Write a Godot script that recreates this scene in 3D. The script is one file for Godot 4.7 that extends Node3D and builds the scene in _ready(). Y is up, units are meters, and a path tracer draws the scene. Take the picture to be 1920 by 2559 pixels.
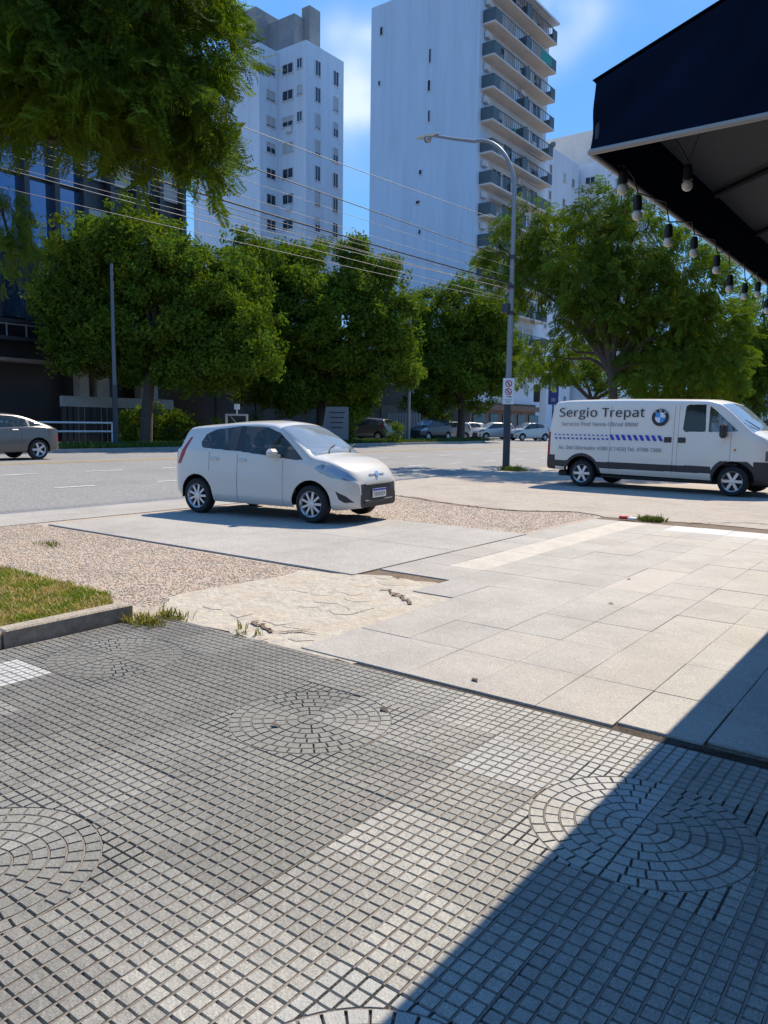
extends Node3D

# ---------------------------------------------------------------- mesh builder
class MB:
	var v := PackedVector3Array()
	var n := PackedVector3Array()
	var uv := PackedVector2Array()
	var ix := PackedInt32Array()

	func tri(a: Vector3, b: Vector3, c: Vector3) -> void:
		var k := v.size()
		var m := (b - a).cross(c - a).normalized()
		v.append(a); v.append(b); v.append(c)
		n.append(m); n.append(m); n.append(m)
		ix.append(k); ix.append(k + 2); ix.append(k + 1)

	func quad(a: Vector3, b: Vector3, c: Vector3, d: Vector3) -> void:
		var k := v.size()
		var m := (c - a).cross(d - b).normalized()
		v.append(a); v.append(b); v.append(c); v.append(d)
		n.append(m); n.append(m); n.append(m); n.append(m)
		ix.append_array(PackedInt32Array([k, k + 2, k + 1, k, k + 3, k + 2]))

	func box(c: Vector3, s: Vector3, bs := Basis()) -> void:
		var h := s * 0.5
		var p: Array[Vector3] = []
		for i in 8:
			p.append(c + bs * Vector3(h.x if i & 1 else -h.x, h.y if i & 2 else -h.y, h.z if i & 4 else -h.z))
		quad(p[4], p[5], p[7], p[6]); quad(p[1], p[0], p[2], p[3])
		quad(p[5], p[1], p[3], p[7]); quad(p[0], p[4], p[6], p[2])
		quad(p[6], p[7], p[3], p[2]); quad(p[0], p[1], p[5], p[4])

	# box with chamfered edges
	func bbox(c: Vector3, s: Vector3, e: float, bs := Basis()) -> void:
		var h := s * 0.5
		var q := {}
		for i in 8:
			var sg := Vector3(1 if i & 1 else -1, 1 if i & 2 else -1, 1 if i & 4 else -1)
			for a in 3:
				var p := sg * (h - Vector3(e, e, e))
				p[a] = sg[a] * h[a]
				q[i * 3 + a] = c + bs * p
		for a in 3:
			var b := (a + 1) % 3
			var d := (a + 2) % 3
			for s1 in 2:
				var f := func(sb: int, sd: int) -> Vector3: return q[((s1 << a) | (sb << b) | (sd << d)) * 3 + a]
				if s1 == 1: quad(f.call(0, 0), f.call(1, 0), f.call(1, 1), f.call(0, 1))
				else: quad(f.call(0, 0), f.call(0, 1), f.call(1, 1), f.call(1, 0))
			for sb in 2:
				for sd in 2:
					var i0 := (sb << b) | (sd << d)
					var i1 := i0 | (1 << a)
					face(c, [q[i0 * 3 + b], q[i1 * 3 + b], q[i1 * 3 + d], q[i0 * 3 + d]])
		for i in 8:
			face(c, [q[i * 3], q[i * 3 + 1], q[i * 3 + 2]])

	# polygon wound so that it faces away from c
	func face(c: Vector3, p: Array) -> void:
		var m: Vector3 = (p[1] - p[0]).cross(p[2] - p[0])
		var o: Vector3 = p[0] - c
		var r: Array = p if m.dot(o) > 0 else [p[0]] + p.slice(1).duplicate()
		if m.dot(o) <= 0:
			r = p.duplicate(); r.reverse()
		if r.size() == 3: tri(r[0], r[1], r[2])
		else: quad(r[0], r[1], r[2], r[3])

	func tube(pts: Array, rad: Array, sides := 8, cap := true) -> void:
		var k := v.size()
		var np := pts.size()
		var up := Vector3(0.31, 0.17, 0.93)
		for i in np:
			var d: Vector3 = (pts[mini(i + 1, np - 1)] - pts[maxi(i - 1, 0)]).normalized()
			var a := d.cross(up)
			if a.length() < 0.05: a = d.cross(Vector3(0.9, 0.1, 0.1))
			a = a.normalized()
			var b := d.cross(a).normalized()
			up = a.cross(d).normalized()
			for j in sides:
				var t := TAU * j / sides
				var m := a * cos(t) + b * sin(t)
				v.append(pts[i] + m * float(rad[i])); n.append(m)
		for i in np - 1:
			for j in sides:
				var p0 := k + i * sides + j
				var p1 := k + i * sides + (j + 1) % sides
				ix.append_array(PackedInt32Array([p0, p0 + sides, p1, p1, p0 + sides, p1 + sides]))
		if cap:
			for e in [0, np - 1]:
				var c0: Vector3 = pts[e]
				for j in sides:
					var a0 := v[k + e * sides + j]
					var a1 := v[k + e * sides + (j + 1) % sides]
					if e == 0: tri(c0, a1, a0)
					else: tri(c0, a0, a1)

	# profile of (radius, along) turned about local y
	func lathe(prof: Array, sides: int, xf := Transform3D()) -> void:
		for i in prof.size() - 1:
			var a: Vector2 = prof[i]
			var b: Vector2 = prof[i + 1]
			var d := (b - a).normalized()
			var nn := Vector2(d.y, -d.x)
			var k := v.size()
			for j in sides + 1:
				var t := TAU * j / sides
				var c := Vector3(cos(t), 0, sin(t))
				var m := (xf.basis * (c * nn.x + Vector3(0, nn.y, 0))).normalized()
				v.append(xf * (c * a.x + Vector3(0, a.y, 0))); n.append(m)
				v.append(xf * (c * b.x + Vector3(0, b.y, 0))); n.append(m)
			for j in sides:
				var p := k + j * 2
				ix.append_array(PackedInt32Array([p, p + 2, p + 1, p + 1, p + 2, p + 3]))

	# polygon in local xy, pushed along local z from z0 to z1
	func prism(poly: PackedVector2Array, z0: float, z1: float, xf := Transform3D()) -> void:
		var p := poly.duplicate()
		if Geometry2D.is_polygon_clockwise(p): p.reverse()
		var t := Geometry2D.triangulate_polygon(p)
		for i in range(0, t.size(), 3):
			var a := p[t[i]]; var b := p[t[i + 1]]; var c := p[t[i + 2]]
			if (b - a).cross(c - a) < 0:
				var q := b; b = c; c = q
			tri(xf * Vector3(a.x, a.y, z1), xf * Vector3(b.x, b.y, z1), xf * Vector3(c.x, c.y, z1))
			tri(xf * Vector3(a.x, a.y, z0), xf * Vector3(c.x, c.y, z0), xf * Vector3(b.x, b.y, z0))
		for i in p.size():
			var a := p[i]; var b := p[(i + 1) % p.size()]
			quad(xf * Vector3(a.x, a.y, z0), xf * Vector3(b.x, b.y, z0), xf * Vector3(b.x, b.y, z1), xf * Vector3(a.x, a.y, z1))

	func mesh() -> ArrayMesh:
		var a := []
		a.resize(Mesh.ARRAY_MAX)
		a[Mesh.ARRAY_VERTEX] = v; a[Mesh.ARRAY_NORMAL] = n; a[Mesh.ARRAY_INDEX] = ix
		if uv.size() == v.size() and uv.size() > 0: a[Mesh.ARRAY_TEX_UV] = uv
		var m := ArrayMesh.new()
		m.add_surface_from_arrays(Mesh.PRIMITIVE_TRIANGLES, a)
		return m

# ---------------------------------------------------------------- names, tags
var used := {}
var rng := RandomNumberGenerator.new()
var M := {}

func numbered(key: String, called: String) -> String:
	var k := key + "/" + called
	used[k] = used.get(k, -1) + 1
	return called if used[k] == 0 else "%s_%03d" % [called, used[k]]

func tag(o: Node, label: String, category: String, group := "") -> Node:
	o.set_meta("label", label); o.set_meta("category", category)
	if group != "": o.set_meta("group", group)
	return o

func thing(called: String, label: String, category: String, at := Vector3.ZERO, turn := 0.0, group := "") -> Node3D:
	var o := Node3D.new()
	o.name = numbered("", called)
	add_child(o)
	o.position = at; o.rotation.y = turn
	tag(o, label, category, group)
	return o

func part(called: String, what, m: Material, parent: Node = self, at := Transform3D()) -> MeshInstance3D:
	var o := MeshInstance3D.new()
	o.name = numbered("" if parent == self else str(parent.get_instance_id()), called)
	o.mesh = what.mesh() if what is MB else what
	o.material_override = m
	o.transform = at
	parent.add_child(o)
	return o

func struct(called: String, what, m: Material) -> MeshInstance3D:
	var o := part(called, what, m)
	o.set_meta("kind", "structure")
	return o

func copy(src: Node3D, called: String, label: String, at: Vector3, turn: float, category: String, group: String) -> Node3D:
	var o: Node3D = src.duplicate()
	o.name = numbered("", called)
	add_child(o)
	o.position = at; o.rotation.y = turn
	tag(o, label, category, group)
	return o

# ---------------------------------------------------------------- materials
func lin(r: float, g: float, b: float) -> Color:
	return Color(r, g, b).linear_to_srgb()

func mat(r: float, g: float, b: float, rough := 0.8, metal := 0.0) -> StandardMaterial3D:
	var m := StandardMaterial3D.new()
	m.albedo_color = lin(r, g, b); m.roughness = rough; m.metallic = metal
	return m

var lut := PackedByteArray()
func noise_bytes(size: int, freq: float, sd: int, oct := 4) -> PackedByteArray:
	var f := FastNoiseLite.new()
	f.seed = sd; f.frequency = freq; f.fractal_octaves = oct; f.noise_type = FastNoiseLite.TYPE_SIMPLEX_SMOOTH
	var im := f.get_seamless_image(size, size)
	im.convert(Image.FORMAT_L8)
	return im.get_data()

# colour texture: base tone, grain of single texels, middle and coarse patches, and two sorts of specks
func grain(size: int, sd: int, base: Vector3, fine: float, mid: float, coarse: float, specks := [], f_mid := 0.03, f_coarse := 0.006, alt := Vector3(-1, 0, 0), alt_at := 0.55) -> ImageTexture:
	if lut.is_empty():
		for i in 2048: lut.append(int(round(pow(i / 2047.0, 1 / 2.2) * 255)))
	var a := noise_bytes(size, f_mid, sd)
	var b := noise_bytes(size, f_coarse, sd + 7, 5)
	var out := PackedByteArray()
	out.resize(size * size * 3)
	var r := RandomNumberGenerator.new()
	r.seed = sd
	for i in size * size:
		var l := 1.0 + fine * (r.randf() * 2 - 1) + mid * (a[i] / 127.5 - 1.0) + coarse * (b[i] / 127.5 - 1.0)
		var c := base
		if alt.x >= 0 and (a[i] * 0.3 + b[i] * 0.7) / 255.0 > alt_at: c = alt
		for s in specks:
			if r.randf() < s[1]: c = s[0]
		c *= l
		out[i * 3] = lut[clampi(int(c.x * 2047), 0, 2047)]
		out[i * 3 + 1] = lut[clampi(int(c.y * 2047), 0, 2047)]
		out[i * 3 + 2] = lut[clampi(int(c.z * 2047), 0, 2047)]
	return ImageTexture.create_from_image(Image.create_from_data(size, size, false, Image.FORMAT_RGB8, out))

func bumps(size: int, sd: int, freq: float, strength: float, white := 0.0) -> ImageTexture:
	var a := noise_bytes(size, freq, sd, 3)
	var im: Image
	if white > 0:
		var r := RandomNumberGenerator.new()
		r.seed = sd
		for i in a.size(): a[i] = clampi(int(a[i] * (1 - white) + r.randf() * 255 * white), 0, 255)
	im = Image.create_from_data(size, size, false, Image.FORMAT_L8, a)
	im.convert(Image.FORMAT_RGBA8)
	im.bump_map_to_normal_map(strength)
	return ImageTexture.create_from_image(im)

func surf(tex: Texture2D, metres: float, rough := 0.9, nrm: Texture2D = null, nscale := 1.0, tint := Color.WHITE) -> StandardMaterial3D:
	var m := StandardMaterial3D.new()
	m.albedo_texture = tex; m.albedo_color = tint; m.roughness = rough
	m.uv1_triplanar = true; m.uv1_world_triplanar = true
	m.uv1_scale = Vector3.ONE / metres
	if nrm:
		m.normal_enabled = true; m.normal_texture = nrm; m.normal_scale = nscale
	return m

# ---------------------------------------------------------------- camera maths
const HC := 1.5
var cam_basis := Basis()
func at(px: float, py: float, depth: float) -> Vector3:   # photo pixel and distance ahead -> point
	var d := cam_basis * Vector3((px - 960.0) / 1922.0, -(py - 1279.5) / 1922.0, -1.0)
	var f := Vector3(-0.6, 0, -0.8)
	return Vector3(0, HC, 0) + d * (depth / d.dot(f))
func atd(x: float, y: float, depth: float) -> Vector3:   # the same on a 1660-wide view of it
	return at(x * 1.15663, y * 1.15663, depth)

func road_y(x: float) -> float:
	return 0.25 * clampf((-x - 12.3) / 9.7, 0, 1)

func _ready() -> void:
	rng.seed = 11
	camera_and_light()
	materials()
	ground()
	mosaic()
	slabs()
	buildings()
	trees()
	wires()
	awning()
	lamp_posts()
	vehicles()
	street_things()
	grass_and_gravel()

func camera_and_light() -> void:
	var c := Camera3D.new()
	c.name = "camera"
	add_child(c)
	c.position = Vector3(0, HC, 0)
	cam_basis = Basis(Vector3.UP, deg_to_rad(36.87)) * Basis(Vector3.RIGHT, deg_to_rad(-6.55)) * Basis(Vector3.BACK, deg_to_rad(0.77))
	c.basis = cam_basis
	c.fov = 67.31
	c.near = 0.05; c.far = 2000
	c.current = true

	var sun := DirectionalLight3D.new()
	sun.name = "sun"
	add_child(sun)
	sun.basis = Basis.looking_at(Vector3(0.03, -1.0, 0.76).normalized(), Vector3.UP)
	sun.light_energy = 1.6
	sun.light_angular_distance = 0.5
	sun.light_color = Color(1.0, 0.945, 0.85)
	sun.shadow_enabled = true

	var w := WorldEnvironment.new()
	w.name = "world_environment"
	var e := Environment.new()
	e.background_mode = Environment.BG_SKY
	var sky := Sky.new()
	var pm := PanoramaSkyMaterial.new()
	pm.panorama = sky_picture()
	sky.sky_material = pm
	e.sky = sky
	e.background_energy_multiplier = 0.68
	e.tonemap_mode = Environment.TONE_MAPPER_LINEAR
	e.tonemap_exposure = 1.38
	e.sdfgi_enabled = true; e.ssao_enabled = true; e.ssil_enabled = true
	w.environment = e
	add_child(w)

func sky_picture() -> ImageTexture:
	var wd := 1024
	var ht := 512
	var f := FastNoiseLite.new()
	f.seed = 5; f.frequency = 2.2; f.fractal_octaves = 5
	# direction of each cloud wisp, its half size (radians) along and up, strength
	var wisps := []
	for a in [[1205, 25, 0.05, 0.035, 0.75], [1160, 90, 0.03, 0.03, 0.4], [755, 66, 0.045, 0.012, 0.5], [768, 190, 0.05, 0.06, 0.55], [775, 245, 0.06, 0.04, 0.4], [150, -250, 0.2, 0.05, 0.5], [1500, -300, 0.25, 0.06, 0.5]]:
		wisps.append([(atd(a[0], a[1], 10) - Vector3(0, HC, 0)).normalized(), a[2], a[3], a[4]])
	for i in 16:
		var az := rng.randf() * TAU
		var el := rng.randf_range(0.1, 0.9)
		wisps.append([Vector3(cos(az) * cos(el), sin(el), sin(az) * cos(el)), rng.randf_range(0.05, 0.2), rng.randf_range(0.02, 0.06), 0.5])
	var im := Image.create(wd, ht, false, Image.FORMAT_RGBF)
	for j in ht:
		var el := (0.5 - (j + 0.5) / ht) * PI
		var s := clampf(sin(el), 0, 1)
		var k := pow(1 - s, 3.2)
		var base := Vector3(0.15, 0.44, 1.06).lerp(Vector3(0.35, 0.76, 1.16), k)
		for i in wd:
			var c := base
			if el > -0.02:
				var az := (i + 0.5) / wd * TAU
				var d := Vector3(sin(az) * cos(el), sin(el), -cos(az) * cos(el))
				var q := 0.0
				for wv in wisps:
					var dd: Vector3 = d - wv[0]
					if dd.length_squared() > 0.3: continue
					var u := Vector2(Vector2(dd.x, dd.z).length() / wv[1], dd.y / wv[2]).length_squared()
					if u < 4: q += wv[3] * exp(-u) * clampf(0.6 + 1.4 * f.get_noise_3dv(d * 4.0), 0, 1.2)
				c = c.lerp(Vector3(1.0, 1.12, 1.25), clampf(q, 0, 0.85))
			else:
				c = Vector3(0.2, 0.2, 0.2)
			im.set_pixel(i, j, Color(c.x, c.y, c.z))
	return ImageTexture.create_from_image(im)

func materials() -> void:
	var fine_n := bumps(512, 3, 0.11, 2.5, 0.5)
	var rough_n := bumps(512, 4, 0.07, 9.0, 0.25)
	var soft_n := bumps(256, 5, 0.03, 2.0)
	M.fine_n = fine_n; M.soft_n = soft_n
	var tile_t := grain(1024, 21, Vector3(0.32, 0.312, 0.282), 0.20, 0.10, 0.16, [[Vector3(0.52, 0.51, 0.48), 0.035], [Vector3(0.17, 0.17, 0.165), 0.04]], 0.02, 0.004)
	M.tile = []
	for k in [0.46, 0.52, 0.59, 0.74, 0.97, 1.32, 1.8]:
		var m := surf(tile_t, 2.6, 0.62, fine_n, 0.35, lin(k, k * 1.0, k * 1.005) if k <= 1 else Color.WHITE)
		if k > 1:
			var t2: Vector3 = Vector3(0.248, 0.248, 0.238) * float(k)
			m.albedo_texture = grain(512, int(k * 100), t2, 0.16, 0.08, 0.12, [[t2 * 1.35, 0.03], [t2 * 0.6, 0.03]])
			m.uv1_scale = Vector3.ONE / 1.4
		M.tile.append(m)
	M.bed = surf(grain(512, 31, Vector3(0.13, 0.11, 0.095), 0.3, 0.2, 0.25, [[Vector3(0.3, 0.26, 0.22), 0.05]]), 1.7, 0.95, rough_n, 0.5)
	M.sand = surf(grain(256, 32, Vector3(0.19, 0.165, 0.145), 0.25, 0.2, 0.25), 0.9, 0.95)
	var slab_t := grain(1024, 41, Vector3(0.335, 0.315, 0.29), 0.18, 0.06, 0.12, [[Vector3(0.52, 0.5, 0.47), 0.10], [Vector3(0.19, 0.175, 0.165), 0.09], [Vector3(0.31, 0.24, 0.2), 0.03]], 0.02, 0.004)
	M.slab = []
	for c in [Vector3(1, 1, 1), Vector3(0.96, 0.955, 0.96), Vector3(0.985, 0.965, 0.945), Vector3(0.93, 0.93, 0.94), Vector3(1.0, 0.98, 0.95)]:
		M.slab.append(surf(slab_t, 3.1, 0.7, fine_n, 0.3, lin(c.x, c.y, c.z)))
	M.slab_pale = surf(grain(512, 43, Vector3(0.43, 0.39, 0.34), 0.1, 0.08, 0.08, [[Vector3(0.75, 0.7, 0.62), 0.05]]), 1.9, 0.75, fine_n, 0.3)
	M.slab_pink = surf(grain(512, 44, Vector3(0.40, 0.36, 0.325), 0.12, 0.06, 0.06), 1.3, 0.75, fine_n, 0.3)
	M.slab_white = surf(grain(512, 45, Vector3(0.47, 0.47, 0.465), 0.07, 0.05, 0.06), 1.3, 0.7, fine_n, 0.2)
	M.gravel = surf(grain(1024, 51, Vector3(0.40, 0.335, 0.275), 0.3, 0.16, 0.22, [[Vector3(0.56, 0.5, 0.43), 0.12], [Vector3(0.2, 0.165, 0.145), 0.09], [Vector3(0.42, 0.26, 0.18), 0.03]], 0.05, 0.005, Vector3(0.35, 0.275, 0.22), 0.56), 4.4, 0.95, rough_n, 0.3)
	M.drive = surf(grain(768, 61, Vector3(0.335, 0.315, 0.29), 0.14, 0.07, 0.12, [[Vector3(0.55, 0.52, 0.48), 0.05], [Vector3(0.28, 0.26, 0.25), 0.05]], 0.015, 0.004), 5.3, 0.85, fine_n, 0.4)
	M.cream = surf(grain(768, 71, Vector3(0.43, 0.39, 0.33), 0.18, 0.22, 0.12, [[Vector3(0.4, 0.33, 0.25), 0.04]], 0.02, 0.006, Vector3(0.39, 0.34, 0.275), 0.55), 2.7, 0.9, rough_n, 0.35)
	M.forecourt = surf(grain(768, 81, Vector3(0.36, 0.31, 0.262), 0.14, 0.10, 0.16, [[Vector3(0.52, 0.46, 0.4), 0.05], [Vector3(0.25, 0.22, 0.2), 0.06]], 0.02, 0.005, Vector3(0.31, 0.275, 0.24), 0.6), 9.0, 0.9, fine_n, 0.5)
	M.asphalt = surf(grain(768, 91, Vector3(0.215, 0.21, 0.205), 0.16, 0.05, 0.10, [[Vector3(0.36, 0.35, 0.34), 0.08], [Vector3(0.15, 0.15, 0.15), 0.08]], 0.01, 0.003, Vector3(0.20, 0.196, 0.19), 0.62), 11.0, 0.85, fine_n, 0.5)
	M.paint = surf(grain(256, 92, Vector3(0.62, 0.61, 0.58), 0.1, 0.15, 0.2, [[Vector3(0.3, 0.3, 0.3), 0.12]]), 1.5, 0.7)
	M.yellow_paint = surf(grain(256, 93, Vector3(0.62, 0.40, 0.11), 0.1, 0.15, 0.2, [[Vector3(0.3, 0.28, 0.25), 0.12]]), 1.5, 0.7)
	M.soil = surf(grain(512, 94, Vector3(0.16, 0.11, 0.075), 0.3, 0.2, 0.2, [[Vector3(0.3, 0.24, 0.18), 0.08]]), 1.9, 0.95, rough_n, 0.7)
	M.far_pave = surf(grain(512, 95, Vector3(0.30, 0.285, 0.265), 0.12, 0.1, 0.12), 6.0, 0.9)
	M.kerb = surf(grain(512, 96, Vector3(0.36, 0.31, 0.25), 0.15, 0.2, 0.2, [[Vector3(0.2, 0.17, 0.14), 0.08]], 0.03, 0.01), 1.2, 0.9, rough_n, 0.5)
	M.white_wall = surf(grain(512, 101, Vector3(0.60, 0.64, 0.69), 0.02, 0.05, 0.09), 17.0, 0.9)
	M.blue_white_wall = surf(grain(512, 106, Vector3(0.53, 0.62, 0.72), 0.02, 0.04, 0.07), 19.0, 0.9)
	for m in [M.white_wall, M.blue_white_wall]: m.uv1_scale = Vector3(1 / 5.0, 1 / 60.0, 1 / 5.0)
	M.grey_wall = surf(grain(512, 102, Vector3(0.27, 0.265, 0.26), 0.05, 0.08, 0.12), 9.0, 0.9)
	M.cream_wall = surf(grain(512, 103, Vector3(0.60, 0.555, 0.50), 0.03, 0.05, 0.08), 9.0, 0.9)
	M.concrete = surf(grain(512, 104, Vector3(0.33, 0.31, 0.28), 0.08, 0.1, 0.15), 5.0, 0.9)
	M.brown_wall = surf(grain(512, 105, Vector3(0.19, 0.125, 0.095), 0.08, 0.1, 0.15), 5.0, 0.8)
	M.dark_metal = mat(0.03, 0.03, 0.034, 0.45)
	M.window_glass = mat(0.035, 0.05, 0.07, 0.06); M.window_glass.metallic = 0.25
	M.curtain = mat(0.42, 0.42, 0.42, 0.9)
	M.curtain_wall_glass = mat(0.10, 0.17, 0.30, 0.05, 0.75)
	M.white_frame = mat(0.6, 0.6, 0.6, 0.6)
	M.balcony = mat(0.075, 0.105, 0.115, 0.6)
	M.teal = mat(0.02, 0.28, 0.24, 0.7)
	M.steel = mat(0.24, 0.245, 0.26, 0.5, 0.2)
	M.slate = mat(0.10, 0.115, 0.14, 0.55)
	M.dark_pole = mat(0.035, 0.04, 0.05, 0.55)
	M.wire = mat(0.02, 0.02, 0.022, 0.6)
	M.wire_light = mat(0.13, 0.13, 0.135, 0.5)
	M.black = mat(0.012, 0.012, 0.013, 0.6)
	M.rubber = mat(0.018, 0.018, 0.019, 0.85)
	M.alloy = mat(0.55, 0.55, 0.57, 0.32, 0.75)
	M.plastic = mat(0.03, 0.031, 0.034, 0.55)
	M.trim_dark = mat(0.022, 0.024, 0.03, 0.5)
	M.chrome = mat(0.7, 0.7, 0.72, 0.12, 0.95)
	M.white_paint = mat(0.62, 0.59, 0.545, 0.28); coat(M.white_paint)
	M.van_paint = mat(0.74, 0.685, 0.60, 0.35); coat(M.van_paint)
	M.grey_paint = mat(0.11, 0.105, 0.10, 0.32, 0.35); coat(M.grey_paint)
	M.silver_paint = mat(0.5, 0.51, 0.52, 0.35, 0.3); coat(M.silver_paint)
	M.dark_paint = mat(0.02, 0.022, 0.028, 0.35); coat(M.dark_paint)
	M.red_lens = mat(0.35, 0.008, 0.008, 0.15)
	M.amber_lens = mat(0.6, 0.2, 0.02, 0.2)
	M.lens = mat(0.30, 0.32, 0.36, 0.1, 0.6)
	var g := mat(0.03, 0.045, 0.045, 0.03)
	g.transparency = BaseMaterial3D.TRANSPARENCY_ALPHA
	g.albedo_color.a = 0.45
	M.glass = g
	var wg := mat(0.42, 0.48, 0.52, 0.03, 0.45)
	wg.transparency = BaseMaterial3D.TRANSPARENCY_ALPHA
	wg.albedo_color.a = 0.5
	M.screen_glass = wg
	M.cabin = mat(0.03, 0.03, 0.032, 0.9)
	M.seat = mat(0.06, 0.06, 0.065, 0.9)
	M.bark = surf(grain(512, 111, Vector3(0.085, 0.065, 0.05), 0.25, 0.25, 0.2), 1.1, 0.95, rough_n, 0.8)
	for a in [["leaf_near", 0.105, 0.165, 0.022, 0.80, 0.86, 0.18], ["leaf_far", 0.105, 0.165, 0.022, 0.80, 0.86, 0.18], ["leaf_right", 0.105, 0.165, 0.022, 0.75, 0.80, 0.18], ["grass", 0.12, 0.14, 0.03, 0.3, 0.32, 0.1]]:
		var m := mat(1, 1, 1, 0.75)
		m.metallic_specular = 0.18
		m.vertex_color_use_as_albedo = true
		m.cull_mode = BaseMaterial3D.CULL_DISABLED
		m.backlight_enabled = true
		m.backlight = lin(a[4], a[5], a[6])
		M[a[0]] = m
		M[a[0] + "_tone"] = Vector3(a[1], a[2], a[3])
	M.awning = surf(grain(256, 121, Vector3(0.0035, 0.009, 0.026), 0.15, 0.12, 0.15), 0.7, 0.75, soft_n, 0.4)
	M.awning.metallic_specular = 0.12
	M.lining = surf(grain(256, 122, Vector3(0.12, 0.12, 0.125), 0.05, 0.08, 0.1), 1.1, 0.9)
	M.pipe = mat(0.42, 0.39, 0.35, 0.5)
	M.bulb = mat(0.72, 0.66, 0.55, 0.25)
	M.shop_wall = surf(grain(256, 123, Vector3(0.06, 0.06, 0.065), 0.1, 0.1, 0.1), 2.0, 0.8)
	M.board = mat(0.15, 0.165, 0.18, 0.8)  # pale boards; the tree shade is put into this darker tone
	M.red = mat(0.5, 0.02, 0.02, 0.5)
	M.ink = mat(0.02, 0.02, 0.025, 0.5)
	M.blue_print = mat(0.02, 0.035, 0.42, 0.5)
	M.sky_blue_print = mat(0.03, 0.30, 0.68, 0.4)
	M.white_print = mat(0.75, 0.75, 0.75, 0.5)
	M.grey_print = mat(0.20, 0.20, 0.22, 0.5)
	M.sign_blue = mat(0.015, 0.03, 0.16, 0.4)
	M.pebble = mat(1, 1, 1, 0.9); M.pebble.vertex_color_use_as_albedo = true

func coat(m: StandardMaterial3D) -> void:
	m.clearcoat_enabled = true; m.clearcoat = 0.6; m.clearcoat_roughness = 0.06

# ---------------------------------------------------------------- ground
func sheet(poly: Array, y: float, wobble := 0.0, step := 0.25) -> MB:
	var p := PackedVector2Array()
	var f := FastNoiseLite.new()
	f.seed = 9; f.frequency = 0.9; f.fractal_octaves = 3
	for i in poly.size():
		var a := Vector2(poly[i][0], poly[i][1])
		var b := Vector2(poly[(i + 1) % poly.size()][0], poly[(i + 1) % poly.size()][1])
		var k := maxi(1, int(a.distance_to(b) / step)) if wobble > 0 else 1
		for j in k:
			var q := a.lerp(b, float(j) / k)
			if wobble > 0: q += Vector2(f.get_noise_2d(q.x * 2, q.y * 2), f.get_noise_2d(q.x * 2 + 50, q.y * 2)) * wobble
			p.append(q)
	var mb := MB.new()
	var t := Geometry2D.triangulate_polygon(p)
	for i in range(0, t.size(), 3):
		var a := Vector3(p[t[i]].x, y, p[t[i]].y)
		var b := Vector3(p[t[i + 1]].x, y, p[t[i + 1]].y)
		var c := Vector3(p[t[i + 2]].x, y, p[t[i + 2]].y)
		if (b - a).cross(c - a).y < 0: mb.tri(a, c, b)
		else: mb.tri(a, b, c)
	return mb

const CREAM := [[-5.39, -4.15], [-5.31, -4.86], [-5.33, -5.73], [-4.63, -6.03], [-3.95, -5.9], [-3.83, -5.38], [-3.66, -4.72], [-3.52, -3.97], [-3.72, -3.66], [-4.47, -3.66], [-5.0, -3.72]]

func in_cream(x: float, z: float) -> bool:
	var p := PackedVector2Array()
	for a in CREAM: p.append(Vector2(a[0], a[1]))
	return Geometry2D.is_point_in_polygon(Vector2(x, z), p)

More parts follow.
